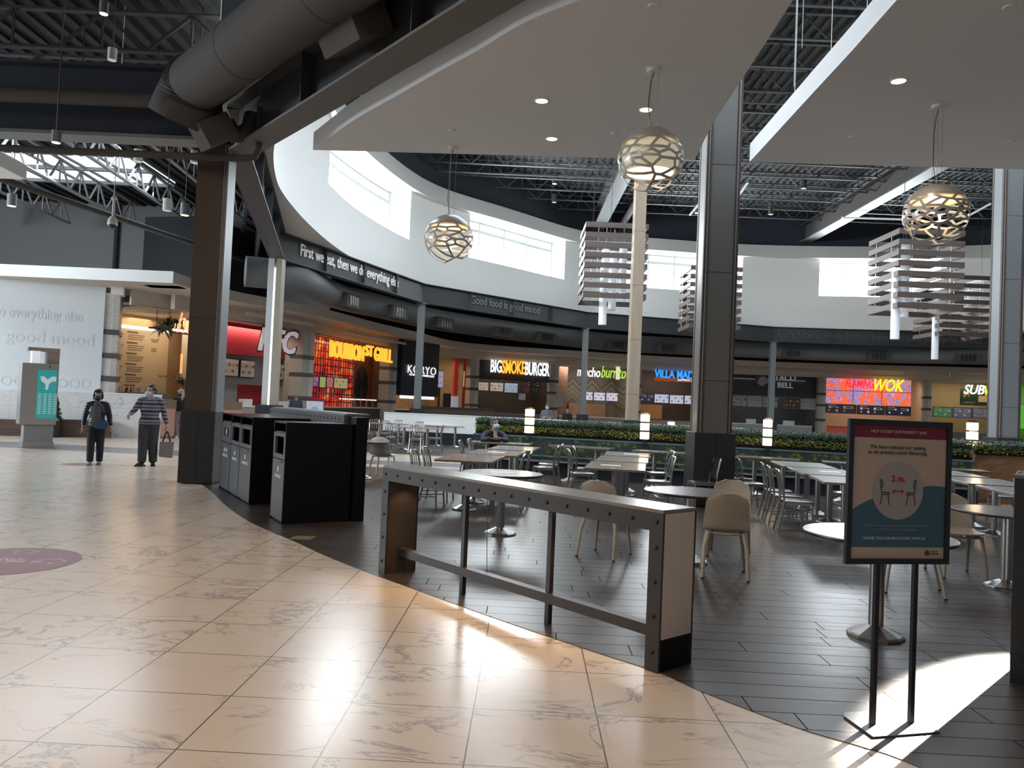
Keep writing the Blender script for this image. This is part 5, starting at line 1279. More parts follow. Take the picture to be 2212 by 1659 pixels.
# --- purple bell
F = shop(1545,1768, mat('slate_shop',(.045,.052,.058),.6), (1,.92,.85), 70, 7)
fbox(F,'slate_header_panel',(1577,1768,803,856),.6,.1,mat('slate_panel',(.045,.053,.058),.55),'dark slate wall behind the bell sign','sign panel')
ftext(F,'TACO\nBELL',(1673,1719,810,838),.54,mat('bell_white',(.55,.56,.58),.5,emit=(.8,.8,.85),es=.12),'white sign words TACO BELL right of a slim grey column',.06,0,.02)
u0,u1,z0,z1 = F.rect(1630,1660,808,835,.5); t = thing('bell_sign','purple and white bell emblem left of the slim grey column','sign',F.P((u0+u1)/2,.5,z0),F.rz); s_ = (u1-u0)/2
obj('bell_plate', B().xz([(s_*.95*math.cos(a)*.95-.05*s_, s_*.85+s_*.85*math.sin(a)) for a in [2*PI*k/24 for k in range(24)]],0,.08), mat('bell_purple',(.12,.07,.15),.5), t)
obj('bell_shape', B().xz([(-.55*s_,.35*s_),(-.5*s_,.9*s_),(-.2*s_,1.35*s_),(.3*s_,1.45*s_),(.75*s_,1.2*s_),(.8*s_,.85*s_),(.95*s_,.55*s_),(.2*s_,.25*s_)],-.04,-.001), mat('bell_lilac',(.42,.38,.46),.5), t)
obj('bell_clapper', B().xz([(.05*s_+.35*s_*math.cos(a), .22*s_+.14*s_*math.sin(a)) for a in [2*PI*k/16 for k in range(16)]],-.055,-.041), mat('bell_lilac'), t)
mp_ = mat('menu_print_grey',(.40,.42,.40),.6)
screens(F,[(1581,1613,854,877),(1614,1647,855,879),(1648,1680,857,880),(1694,1727,858,883),(1729,1762,861,885)],.5,[(mp_,food_d1,food_d2),(mp_,food_d2),(mp_,food_d1),(mat('print_dark'),food_d2,food_d1),(mp_,food_d2)],['printed menu board under the bell sign, leftmost','printed menu board under the bell sign, second','printed menu board under the bell sign, behind the slim column','dark printed menu board under the bell sign','printed menu board under the bell sign, rightmost'],'taco menu boards',frame=col_grey)
bar(F,'white light bar over the bell sign',.2,.95)
counter(F, mat('pale_counter',(.42,.41,.39),.5), white, 'pale counter under the bell sign', 1.1)
for k,(r,l) in enumerate((((1614,1633,905,920),'white drinks dispenser on the counter under the bell sign, left'),((1695,1716,909,925),'white drinks dispenser on the counter under the bell sign, right'))):
    fbox(F,'drinks_dispenser',r,.35,.35,white_pl,l,'dispenser','drinks dispensers')
# --- orange video wall
F = shop(1782,1995, mat('cream_shop',(.42,.34,.24),.6), (1,.82,.6), 90, 8)
vw = mat('orange_video',(.9,.25,.08),.5); vv = coords(vw,(1,1,1)); vn = nd(vw,'ShaderNodeTexVoronoi'); vn.feature='SMOOTH_F1'; vn.inputs['Scale'].default_value = 1.0; nz = nd(vw,'ShaderNodeTexNoise'); nz.inputs['Scale'].default_value = .8; nz.inputs['Distortion'].default_value = 3; nz.inputs['Detail'].default_value = 3
lk(vw,vv,nz.inputs['Vector']); r_ = ramp(vw,nz.outputs[0],[(.40,(.95,.16,.06)),(.48,(.95,.16,.06)),(.50,(.50,.40,.75)),(.54,(.55,.06,.08)),(.58,(.50,.40,.75)),(.62,(.06,.30,.62)),(.70,(.90,.20,.08))]); lk(vw,r_.outputs[0],bsdf(vw).inputs['Base Color']); lk(vw,r_.outputs[0],bsdf(vw).inputs['Emission Color']); bsdf(vw).inputs['Emission Strength'].default_value = .75
o,w,h = fbox(F,'video_wall',(1782,1968,815,874),.4,.1,vw,'bright orange video wall with swirling blue and purple pattern','video wall')
lb = B()
for k in range(1,3): lb.bb(-w/2+w*k/3-.015,-w/2+w*k/3+.015,-.012,-.001,0,h)
lb.bb(-w/2,w/2,-.012,-.001,h*.47,h*.47+.03); obj('panel_gap', lb, black_m, o)
ftext(F,'FLAMING',(1826,1889,820,838),-.2,glow('red_neon',(1,.02,.06),1.2),'glowing red slanted sign word FLAMING',.06,.3,.02)
ftext(F,'WOK',(1888,1954,819,846),-.25,glow('yellow_neon',(1,.82,.02),1.1),'glowing yellow brush sign word WOK',.06,.3,.02)
mk = scm('scr_black',(.03,.02,.03),.4)
screens(F,[(1781,1850,873,893),(1851,1911,876,896),(1912,1968,878,898)],.45,[(mk,food1,food2),(mk,food2,scm('cup_white',(.5,.45,.6),.6)),(mk,scm('cup_white',(.5,.45,.6),.6))],['black menu screen under the video wall, left','black menu screen under the video wall, middle','black menu screen under the video wall, right'],'menu screens under the video wall')
bar(F,'white light bar over the video wall',.1,.9)
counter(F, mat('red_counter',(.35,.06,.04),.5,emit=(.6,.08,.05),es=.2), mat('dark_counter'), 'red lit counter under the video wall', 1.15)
# --- yellow and white sandwich sign
F = shop(2010,2166, mat('tan_shop',(.26,.20,.12),.6), (1,.80,.52), 95, 9)
ftext(F,'SUB',(2082,2127,831,852),-.1,wg,'white slanted sign letters SUB',.08,.25,.02)
ftext(F,'WAY',(2127,2176,834,855),-.1,glow('yellow_glow',(1,.85,.05),1.0),'yellow slanted sign letters WAY, cut by the right column',.08,.25,.02)
o,w,h = fbox(F,'green_poster',(2074,2152,838,876),.7,.05,mat('poster_green',(.035,.08,.03),.6),'green poster with a sandwich under the slanted sign','poster')
me = textmesh('price_text','$4',mat('poster_gold',(.65,.40,.06),.5),w*.2,h*.45,.02,bold=.04); link('price_text',me,o,(-w*.33,-.015,h*.40))
me = textmesh('brand_text','SUBWAY',mat('poster_pale',(.40,.42,.2),.5),w*.36,h*.12,.02,.25,.03); link('brand_text',me,o,(-w*.25,-.015,h*.08))
obj('sandwich_picture', B().box((w*.22,-.01,h*.38),(w*.42,.02,h*.35)), food2, o)
screens(F,[(2015,2056,879,901),(2058,2099,880,903),(2100,2142,882,904),(2143,2166,884,906)],.6,[(scm('scr_dkgreen',(.05,.16,.08)),food2),(scm('scr_slate',(.10,.10,.14)),food2),(scm('scr_slate'),food1),(scm('scr_slate'),food2)],['green menu screen of the sandwich shop, leftmost','slate menu screen of the sandwich shop, second','slate menu screen of the sandwich shop, third','slate menu screen of the sandwich shop beside the right column'],'menu screens of the sandwich shop')
bar(F,'white light bar over the sandwich sign',.1,.9)
counter(F, mat('stone_counter'), brushed, 'steel topped counter of the sandwich shop', 1.15)
F = shop(2180,2290, mat('green_shop',(.10,.30,.06),.6), (1,.9,.7), 60, 10)
fbox(F,'green_wall_panel',(2196,2240,876,926),.3,.05,glow('green_panel',(.14,.55,.06),.5),'bright green panel at the far right edge','wall panel')
# dark service counters and the sign on the half wall side
fa = Face((-4.4,19.5),(-3.2,19.2))
# display screen with the distance notice left of the grill
F = Face((-6.2,22.0),(-3.0,22.0))
o,w,h = fbox(F,'notice_screen',(660,700,862,890),0,.04,mat('poster_maroon'),'small framed distance notice above the riveted rail','sign')
obj('notice_sheet', B().bb(-w/2+.02,w/2-.02,-.004,0,-.6+.6,h-.06), mat('notice_white',(.62,.68,.78),.5), o)
b = B().cyl((0,-.007,h*.12),(0,-.004,h*.12),h*.30,seg=24); obj('pale_disc', b, mat('notice_blue',(.32,.45,.58),.5), o)
obj('stand_post', B().bb(-w/2,w/2,0,.03,-(o.location.z),0), black_m, o)

# ------------------------------------------------------------------ left mall side
MA, MB = atZ(-60,938), atZ(345,947); F = Face((MA.x,MA.y),(MB.x,MB.y))
p = F.P(0,0,0); L = F.w; u_p = F.hit(214,900,.3)[0]
t = thing('marble_counter_wall','white marble faced low wall under the white wall with faint words','partition',p,F.rz)
obj('marble_front', B().bb(0,L,0,.25,0,1.42), wall_marble, t); obj('cap', B().bb(u_p,L,-.02,.3,1.42,1.46), white, t)
wb2 = B().box(F.P(u_p/2-3,.22,3.1), (u_p+6,.2,3.7), rz=F.rz); wb2.box(F.P(u_p/2-3,.22,4.98), (u_p+6,.2,.1), rz=F.rz); struct('wall_white_left', wb2, mat('cool_white_wall',(.74,.78,.80),.5))
ghost = mat('ghost_lettering',(.685,.725,.745),.5)
for s,r,l in (('we do everything else',(-60,178,664,694),'faint grey words on the white wall: everything else'),('food is good mood',(-120,203,712,746),'faint grey words on the white wall: good mood'),('TASTY FOOD, GOOD',(-130,196,812,836),'faint grey capitals on the white wall ending in GOOD')):
    ftext(F,s,r,.115,ghost,l,.004,0,.01 if s[0]!='T' else -.0,name='wall_lettering',cat='lettering')
# striped pier at the juice counter
a = F.hit(210,900,.28)[0]; c = F.hit(246,900,.28)[0]; q = F.P(a,.28,0); w = c-a
t = thing('striped_pier','white brick pier with dark bands left of the juice counter','pier',q,F.rz)
wb3,_,_ = brick('white_small_brick',(.62,.63,.62),(.70,.71,.70),(.45,.45,.44),.22,.06,.005,.5,.6,rot=(PI/2,0,0))
obj('brick_face', B().bb(0,w*.62,-.1,.5,0,4.75), wb3, t); obj('side_face', B().bb(w*.62,w,-.1,.9,0,4.75), stone_pier, t)
for z in (1.55,2.40,3.25)[0:3]:
    zz = F.hit(226,{1.55:818,2.40:768,3.25:717}[z],.2)[1]; obj('dark_band', B().bb(-.03,w+.03,-.13,.93,zz-.08,zz+.09), band_m, t)
o,w2,h2 = fbox(F,'white_drop_box',(240,268,597,636),-.3,.7,white,'white boxed bulkhead hanging at the top of the striped pier','bulkhead')
# juice counter interior
HF = Face(tuple(F.P(c+.05,.6,0)[:2]), tuple(F.P(L+3.2,4.2,0)[:2]))
warm_wall = noisy('warm_plaster_wall',(.42,.30,.19),(.50,.38,.26),(1,1,1),.6,ns=1.5)
b_ = B().box(HF.P(HF.w*.5+.4,2.6,2.3),(HF.w+4.2,.1,4.7),rz=HF.rz); struct('wall_juice_back', b_, warm_wall)
struct('wall_juice_header', B().box(HF.P(HF.w*.5,-.55,4.78),(HF.w+.2,.1,.75),rz=HF.rz), beige_fascia)
b_ = B().box(HF.P(HF.w*.5+.7,1.0,4.44),(HF.w+.9,3.2,.06),rz=HF.rz); struct('ceiling_juice', b_, mat('juice_ceiling',(.50,.44,.38),.7))
p = HF.P(HF.w*.45,.9,4.3); area('shop_light', p, p-Vector((0,0,1)), 3.5, 2.0, 120, (1,.74,.45))
o,w,h = fbox(HF,'menu_wall_panel',(244,362,705,862),1.9,.08,mat('menu_tan',(.46,.37,.27),.6),'tan wall menu with dark lettering in the juice counter','menu board')
mt_ = mat('menu_brown_ink',(.13,.085,.06),.6)
tb = B()
for (x0,x1,yt) in [(-.46,-.34,k) for k in range(6)] + [(-.28,.04,k) for k in range(6)]:
    z = h*(.92-.145*yt); tb.bb(w*x0,w*(x0+(x1-x0)*.6),-.006,0,z-.06,z)
    for j in range(3): tb.bb(w*x0+.05,w*(x1-.02*j),-.006,0,z-.145-.075*j,z-.122-.075*j)
obj('menu_text_lines', tb, mt_, o)
for s,u,zf,ww in (('WELCOME\nDRINKS',.23,.80,.16),('HULA\nJUICE',.22,.66,.10),('MAI-TAIS',.42,.32,.16)):
    me = textmesh('menu_heading',s,mt_,w*ww,None,.004,bold=.01); link('menu_heading',me,o,(w*u,-.006,h*zf))
o,w,h = fbox(HF,'picture_light_strip',(244,364,706,712),1.75,.06,glow_w,'warm glowing strip light above the tan wall menu','light strip')
# shelf with plants and bulb letters
u0,z0 = HF.hit(327,703,-.2); u1,_ = HF.hit(432,722,-.2); z0 = (z0+HF.hit(432,722,-.2)[1])/2
t = thing('sign_shelf','dark red hanging shelf with bulb lights and script letters','shelf',HF.P(u0,-.2,z0),HF.rz); wS = u1-u0
obj('board', B().bb(0,wS,-.15,.15,-.05,0).bb(wS*.35,wS,-.12,-.08,-.14,-.05), mat('shelf_red',(.10,.025,.015),.5), t)
b = B()
for k in range(11): b.sph((wS*.38+k*wS*.056,-.17,-.02),.05,seg=10,rings=6)
obj('bulbs', b, glow_w, t, smooth=True)
b = B()
for k in range(11): b.cyl((wS*.40+k*wS*.056,-.17,.05),(wS*.41+k*wS*.056,-.17,.22),.02,seg=8)
obj('upper_bulbs', b, glow_a, t, smooth=True)
r = B()
for u in (.1,.35,.78): r.cyl((wS*u,0,0),(wS*u,0,4.5-z0),.012,seg=6)
obj('hanging_rod', r, gun, t)
ftext(HF,'hula',(383,446,672,722),-.42,glow('peach_neon',(1,.45,.22),1.1),'peach glowing script letters hula, cut off by the brown column',.04,.35,-.01)
def leafy(name, x, z, F_, d, lab, n, R, m, seed, loc=None, up=.4, pot=None):
    rnd = random.Random(seed); p = loc or F_.P(x,d,z); t = thing(name, lab, 'plant', p)
    b = B(); bm = b.bm
    for _ in range(n):
        a = rnd.random()*2*PI; e = up+rnd.gauss(0,.5); L_ = R*(.5+rnd.random()*.6); dr = Vector((math.cos(a)*math.cos(e),math.sin(a)*math.cos(e),math.sin(e))); sd = dr.cross(Vector((0,0,1))).normalized()*L_*.10
        q0 = Vector((0,0,.02)); q1 = dr*L_*.6; q2 = dr*L_+Vector((0,0,-L_*.3)); vs = [bm.verts.new(q) for q in (q0,q1-sd,q2,q1+sd)]; bm.faces.new(vs)
    obj('leaves', b, m, t)
    if pot: obj('pot', B().lathe(pot,seg=20), mat('pot_dark',(.02,.02,.022),.5), t, smooth=True)
    return t
lf1 = mat('fern_green',(.05,.10,.03),.6); lf2 = mat('silver_green',(.22,.27,.24),.6)
q = HF.hit(348,700,-.2); leafy('shelf_plant',q[0],z0,HF,-.2,'silvery spider plant on the dark red shelf',50,.55,lf2,1,up=.25)
q = HF.hit(368,692,-.2); leafy('shelf_plant',q[0],z0+.05,HF,-.1,'broad green fern in the middle of the dark red shelf',60,.6,lf1,2,up=.6)
q = HF.hit(392,688,-.2); leafy('shelf_plant',q[0],z0+.05,HF,-.1,'dark leafed plant beside the glowing script letters',50,.55,mat('dark_fern',(.02,.05,.02),.6),3,up=.6)
q = HF.hit(390,820,1.0); leafy('hanging_plant',q[0],q[1],HF,1.0,'small hanging fern under the orange screen',60,.33,lf1,4,up=0)
o,w,h = fbox(HF,'orange_screen',(392,424,766,808),1.1,.08,glow('orange_glow_poster',(1,.42,.16),.8),'orange glowing poster of a bowl right of the wall menu','poster')
b = B().cyl((w*.05,-.01,h*.30),(w*.05,0,h*.30),h*.28,seg=20); obj('bowl_picture', b, glow('bowl_pale',(.9,.85,.7),.6), o)
c1_ = F.hit(345,940,1.2)[0]
t = thing('juice_counter','pink fronted counter with dark edge in the juice shop','counter',HF.P(HF.hit(345,930,-1.2)[0],-1.2,0),HF.rz)
obj('front', B().bb(0,3.4,0,.6,.05,1.02), mat('pink_counter',(.58,.33,.25),.5), t); obj('top', B().bb(-.03,3.4,-.03,.7,1.02,1.30), mat('stone_brown',(.23,.17,.12),.5), t); obj('toe_kick', B().bb(0,3.4,.02,.6,0,.05), mat('stone_brown'), t)
t = thing('bottle_shelf','back counter with a row of bottles left of the worker','counter',HF.P(.05,.2,0),HF.rz); obj('body', B().bb(0,2.2,0,.6,0,1.5), mat('stone_brown'), t)
for k in range(9): one('juice_bottle', B().lathe([(.035,0),(.037,.16),(.015,.21),(.015,.26)],tuple(HF.P(.15+.22*k,.3,1.5)),12), mat('bottle_pale',(.5,.42,.36),.2), 'pale bottle on the back counter of the juice shop, '+('leftmost','second from the left','third from the left','fourth from the left','middle one','fourth from the right','third from the right','second from the right','rightmost')[k], 'bottle', 'bottles in the juice shop', smooth=True)
for k,(x,y) in enumerate(((277,656),(320,667),(372,677))):
    q = HF.hit(x,y,.8); p = HF.P(q[0],.8,4.5); one('ceiling_spot', B().lathe([(.05,-.01),(.07,-.01),(.07,0)],tuple(p),16), glow_w, 'small round ceiling light in the juice shop, '+('leftmost','middle one','rightmost')[k], 'downlight', 'ceiling lights of the juice shop')
# gray wall far left above fascia
b_ = B().box((-18.0,33.6,7.4),(20,.2,4.8)); struct('wall_grey_left', b_, upper_wall)
one('rain_pipe', B().cyl((-17.3,33.4,5.0),(-17.3,33.4,9.6),.10,seg=14), navy, 'dark vertical pipe on the grey upper wall', 'pipe', smooth=True)
# white cloud panel at far left
pl = [atZ(-80,330,6.2),atZ(-20,330,6.2),atZ(48,392,6.2),atZ(48,412,6.2),atZ(-80,412,6.2)]
cx = Vector((-10.2,17,6.3)); one('ceiling_cloud', B().prism([(-16,13.2),(-11.2,13.9),(-10.55,15.6),(-10.6,16.6),(-16,16.8)],6.0,6.30), cloud, 'white ceiling panel corner at the far left edge', 'ceiling panel')
# directory kiosk
a = atZ(47,968); c = atZ(115,968); dv = (c-a).normalized(); rz = math.atan2(dv.y,dv.x); w = (c-a).length
t = thing('directory_kiosk','steel directory kiosk with a teal map screen','kiosk',((a.x+c.x)/2,(a.y+c.y)/2,0),rz)
sm = mat('kiosk_steel',(.42,.41,.39),.35,.6); dk = mat('kiosk_grey',(.26,.26,.27),.5)
obj('pedestal', B().bb(-w/2+.02,w/2-.02,0,.55,.12,.62), dk, t); obj('foot', B().bb(-w/2,w/2,-.02,.57,0,.16), sm, t)
W2 = w+.13
obj('body', B().bb(-w/2-.10,w/2+.02,-.06,.60,.60,2.16), sm, t, bevel=.01)
sc_ = obj('screen', B().bb(-.10,w/2-.02,-.07,-.055,.76,2.0), mat('teal_screen',(.03,.22,.22),.3,emit=(.03,.30,.30),es=.55), t)
mb = B(); mw = .09
pts = [(-.02,1.83),(.06,1.84),(.14,1.76),(.24,1.84),(.33,1.84),(.33,1.72),(.22,1.70),(.17,1.62),(.16,1.50),(.10,1.50),(.10,1.64),(.0,1.72)]
mb.xz([(x-.02,z) for x,z in pts],-.076,-.071); obj('map_shape', mb, mat('map_pale',(.55,.62,.63),.5,emit=(.5,.6,.6),es=.4), sc_)
mb = B()
for k in range(12):
    for j in range(4): mb.bb(-.07+.115*j,-.07+.115*j+.08,-.074,-.071,1.38-.045*k,1.395-.045*k)
obj('directory_lines', mb, mat('map_pale'), sc_)
hd = obj('header_box', B().bb(.10,w/2+.04,.1,.5,2.16,2.56), mat('kiosk_taupe',(.34,.28,.25),.5), t); obj('header_cap', B().bb(-w/2+.02,w/2+.04,.08,.52,2.48,2.57), mat('kiosk_taupe'), t)
obj('header_lamp', B().bb(-w/2+.12,-w/2+.30,.12,.46,2.16,2.48), mat('kiosk_lamp',(.7,.72,.75),.4,emit=(.9,.95,1),es=.5), t); obj('camera_lens', B().bb(.14,.17,-.065,-.058,2.07,2.11), black_m, t)
# planters and plant
t = thing('potted_shrub','dark potted shrub beside the directory kiosk','plant',tuple(atZ(125,943)+Vector((.1,-.4,0))))
obj('pot', B().lathe([(.16,0),(.21,.5),(.18,.5),(.17,.44)],seg=24), mat('pot_dark',(.02,.02,.022),.5), t, smooth=True)
rnd = random.Random(8); b = B()
for _ in range(420):
    z = .5+rnd.random()*.75; R_ = .26*(1-(z-.5)/.85); a_ = rnd.random()*2*PI; c_ = Vector((R_*math.cos(a_)*rnd.random()**.5,R_*math.sin(a_)*rnd.random()**.5,z)); u = Vector((rnd.gauss(0,1),rnd.gauss(0,1),rnd.gauss(0,.6))).normalized()*.06; w_ = u.orthogonal().normalized()*.02
    b.bm.faces.new([b.bm.verts.new(c_+u),b.bm.verts.new(c_+w_),b.bm.verts.new(c_-u),b.bm.verts.new(c_-w_)])
obj('leaves', b, mat('shrub_green',(.015,.045,.02),.6), t)
pw_ = noisy('dark_wood_planter',(.07,.04,.032),(.12,.075,.06),(1,1,9),.5)
a = F.hit(127,940,-.4)[0]; c = F.hit(238,944,-.4)[0]; one('wood_bench_box', B().bb(0,c-a,0,.4,0,.55), pw_, 'long dark wood box bench against the marble wall, right one', 'bench', None, loc=F.P(a,-.45,0), rz=F.rz)
a = F.hit(-60,940,-.4)[0]; c = F.hit(50,941,-.4)[0]; one('wood_bench_box', B().bb(0,c-a,0,.4,0,.50), pw_, 'dark wood box bench against the marble wall, at the left edge', 'bench', None, loc=F.P(a,-.45,0), rz=F.rz)
# dome camera, spot lamps under the mall roof
p = atY(243,485,16.0); t = thing('dome_camera','white dome camera hanging from the mall ceiling','camera',p)
obj('housing', B().lathe([(.05,.16),(.085,.10),(.10,.02),(.098,-.01)],seg=24), white_pl, t, smooth=True); obj('dome', B().sph((0,0,-.015),.085,(1,1,.9),20,12), mat('smoked_dome',(.04,.04,.045),.1), t, smooth=True)
obj('drop_pole', B().cyl((0,0,.14),(0,0,.52),.022,seg=12).cyl((0,0,.52),(0,0,.56),.05,seg=12).cyl((0,0,.56),(0,0,MALLZ-p.z),.008,seg=6), white_pl, t, smooth=True)
for x,y,Y,lab,on in ((121,308,12.6,'track lamp at the top of the mall trusses, pointing down',1),(242,130,14.5,'round can light under the dark deck at upper left',0),(224,30,13.5,'hooded lamp near the upper left corner',1),(167,338,17,'cylinder lamp glowing warm under the mall skylight',1),(399,465,22,'cylinder lamp near the brown column',1),(298,349,19,'round white can lamp under the mall trusses',0),(421,352,16,'white lamp just left of the brown column top',0),(361,455,20,'small spot lamp in the middle of the mall trusses',0),(25,445,22,'white cylinder lamp at the left edge under the trusses',1)):
    p = atY(x,y,Y); t = thing('ceiling_lamp',lab,'lamp',p)
    s_ = Y/17
    obj('can', B().cyl((0,0,0),(0,0,.26*s_),.095*s_,seg=20), col_grey if on else white, t, smooth=True); obj('lens', B().cyl((0,0,-.006),(0,0,0),.085*s_,seg=20), glow_spot if on else mat('lens_pale',(.7,.7,.7),.3,emit=(1,.95,.9),es=.25), t)
    obj('stem', B().cyl((0,0,.26*s_),(0,0,max(.4,MALLZ-p.z)),.012,seg=6), gun, t)
for x,y,Y,lab in ((1197,437,40,1),(1198,397,38,2),(1736,407,36,3),(1665,463,40,4),(1945,413,34,5),(1851,468,40,6),(907,78,17,7),(1506,460,37,8)):
    p = atY(x,y,Y); s_ = 1.2
    ls = {1:'small dark can light over the white ring, lower of two at left',2:'small dark can light over the white ring, upper of two at left',3:'can light between the thick column and the slanting girder',4:'can light left of the slanting girder, lower one',5:'can light right of the slanting girder',6:'can light right of the slanting girder, lower one',7:'can light above the far side of the sail panel',8:'can light just left of the thick column'}
    t = thing('hall_can_light',ls[lab],'lamp',p); obj('can', B().cyl((0,0,0),(0,0,.35*s_),.11*s_,seg=16), duct_m, t, smooth=True); obj('lens', B().cyl((0,0,-.01),(0,0,0),.10*s_,seg=16), mat('lens_pale'), t); obj('stem', B().cyl((0,0,.35*s_),(0,0,13.3-p.z),.012,seg=6), gun, t)
for x0,y0,x1,y1,Y,lab in ((1490,465,1527,420,34,'slanting white tube lamp left of the thick column'),(2085,470,2140,440,34,'slanting white tube lamp right of the globe lamp'),(1590,430,1615,395,33,'slanting white tube lamp right of the thick column'),(1818,470,1958,474,38,'long thin white lamp under the hall joists')):
    a = atY(x0,y0,Y); c = atY(x1,y1,Y); one('tube_lamp', B().cyl(a,c,.045,seg=10), mat('pale_tube',(.6,.6,.6),.4,emit=(.9,.93,1),es=.35), lab, 'lamp', smooth=True)
# floor decals
def decal(x, y, R, rz, lab, txt=True):
    t = thing('floor_decal',lab,'floor sticker',(x,y,0),rz)
    obj('disc', B().cyl((0,0,.0005),(0,0,.0022),R,seg=64), mat('decal_maroon',(.22,.075,.095),.45), t)
    if not txt: return
    dm = mat('decal_pale',(.62,.48,.48),.5)
    for k in range(4):
        b = B(); a = k*PI/2; M_ = Matrix.Rotation(a,4,'Z'); P = [(-.07,.30),(-.07,.42),(-.12,.42),(0,.52),(.12,.42),(.07,.42),(.07,.30)]
        P = [(p[0]*R/.62,p[1]*R/.62) for p in P]
        for p,q in zip(P,P[1:]+P[:1]): b.bar(M_@Vector((*p,.0026)),M_@Vector((*q,.0026)),.012,.0008)
        obj('arrow_outline', b, dm, t)
    for s,yy,ww in (('2 METERS',-.02,.95),('APART',-.14,.5)):
        me = textmesh('lettering',s,dm,R*ww,.085,.0008,bold=.03); me.transform(Matrix.Rotation(-PI/2,4,'X')); link('lettering',me,t,(0,yy*-1*R*1.2-.0,.0028),PI)
p1 = atZ(160,1217); decal(p1.x-.62,p1.y-.02,.62,.15,'round maroon floor sticker about keeping two meters apart')
p1 = atZ(172,1003); decal(p1.x,p1.y,.33,0,'small maroon floor sticker left of the walking woman',False)
p1 = [atZ(x,y) for x,y in ((622,1165),(640,1158),(685,1160),(668,1167))]
one('yellow_floor_sticker', B().prism([(p.x,p.y) for p in p1],.0045,.006), mat('dull_yellow',(.17,.14,.055),.5), 'dull yellow sticker on the dark floor below the waste cabinets', 'floor sticker')
# ------------------------------------------------------------------ people
skin_m = noisy('skin_tone', (.42,.26,.19), (.46,.29,.215), (20,20,20), .5)
hair_m = mat('black_hair', (.012,.010,.010), .45); blond = mat('blond_hair', (.48,.38,.25), .5); grey_hair = mat('grey_hair', (.22,.21,.20), .6)
mask_b = mat('light_blue_mask', (.36,.56,.66), .6); mask_k = mat('black_mask', (.012,.012,.014), .6)
denim = mat('dark_denim', (.035,.038,.045), .8); blackcloth = mat('black_cloth', (.012,.012,.015), .8)
puffer = mat('navy_puffer', (.010,.012,.024), .35); v = coords(puffer,(1,1,1)); wv2 = nd(puffer,'ShaderNodeTexWave'); wv2.bands_direction='Z'; wv2.inputs['Scale'].default_value = 5.5; lk(puffer,v,wv2.inputs['Vector']); bp_ = nd(puffer,'ShaderNodeBump'); bp_.inputs['Strength'].default_value=.5; bp_.inputs['Distance'].default_value=.008; lk(puffer,wv2.outputs[0],bp_.inputs['Height']); lk(puffer,bp_.outputs[0],bsdf(puffer).inputs['Normal'])
stripe = mat('striped_knit', (.2,.2,.22), .85); v = coords(stripe,(1,1,1)); sx = nd(stripe,'ShaderNodeSeparateXYZ'); lk(stripe,v,sx.inputs[0])
md = nd(stripe,'ShaderNodeMath'); md.operation='FRACT'; m2 = nd(stripe,'ShaderNodeMath'); m2.operation='MULTIPLY'; m2.inputs[1].default_value = 1/.155; lk(stripe,sx.outputs[2],m2.inputs[0]); lk(stripe,m2.outputs[0],md.inputs[0])
r_ = ramp(stripe,md.outputs[0],[(0,(.16,.19,.26)),(.28,(.16,.19,.26)),(.30,(.022,.016,.045)),(.55,(.022,.016,.045)),(.57,(.21,.20,.20)),(.84,(.21,.20,.20)),(.86,(.022,.016,.045))]); r_.color_ramp.interpolation='CONSTANT'; lk(stripe,r_.outputs[0],bsdf(stripe).inputs['Base Color'])
linen = mat('grey_knit_top', (.10,.10,.10), .9); navy_j = mat('navy_jacket', (.025,.030,.050), .75); cream_t = mat('cream_tee', (.50,.46,.40), .8)
def remesh(b, vox, smooth=2):
    me = b.mesh('tmp'); o = bpy.data.objects.new('tmp', me); C.objects.link(o)
    m = o.modifiers.new('r','REMESH'); m.mode = 'VOXEL'; m.voxel_size = vox
    s = o.modifiers.new('s','SMOOTH'); s.iterations = smooth; s.factor = .5
    bpy.context.view_layer.update(); out = temp_mesh(o); bpy.data.objects.remove(o); bpy.data.meshes.remove(me)
    for p in out.polygons: p.use_smooth = True
    return out
def lerp3(a, b, t): return Vector(a).lerp(Vector(b), t)
def limb(b, pts, rs, seg=14):
    P = []; R = []
    for i in range(len(pts)-1):
        for k in range(4):
            t = k/4; P.append(lerp3(pts[i],pts[i+1],t)); a, c = rs[i], rs[i+1]; R.append(a*(1-t)+c*t)
    P.append(Vector(pts[-1])); R.append(rs[-1]); b.tube(P, R, seg)
def hand(b, wrist, dr, palm_n, s=1.0, curl=.5, thumb=1):
    """palm + five separate fingers; dr: direction of the fingers, palm_n: palm normal"""
    d = Vector(dr).normalized(); n = Vector(palm_n); n = (n-d*n.dot(d)).normalized(); w = d.cross(n)*thumb
    wr = Vector(wrist)
    b.tube([wr-d*.03, wr, wr+d*.03*s, wr+d*.065*s, wr+d*.088*s], [(.022*s,.022*s),(.026*s,.02*s),(.036*s,.016*s),(.041*s,.014*s),(.036*s,.010*s)] if abs(w.x) > .5 else [(.022*s,.022*s),(.024*s,.022*s),(.022*s,.028*s),(.02*s,.034*s),(.016*s,.032*s)], 12)
    for k,(off,L) in enumerate(((-.030,.062),(-.010,.078),(.010,.084),(.030,.076))):
        p = wr+d*.080*s+w*off*s; pts = [p-d*.015*s, p]; a = 0
        for q,f in enumerate((.45,.3,.25)):
            a += curl*(.7+.25*q); p = p+(d*math.cos(a)+n*math.sin(a))*L*f*s; pts.append(p)
        b.tube(pts, [.0095*s,.0092*s,.0085*s,.008*s,.0055*s], 8)
    p = wr+d*.022*s+w*.026*s; t1 = (d*.55+w*.8+n*.25).normalized(); t2 = (d*.9+w*.25+n*.4).normalized()
    b.tube([p-t1*.012, p+t1*.03*s, p+t1*.03*s+t2*.03*s, p+t1*.03*s+t2*.052*s], [.013*s,.0115*s,.010*s,.007*s], 8)
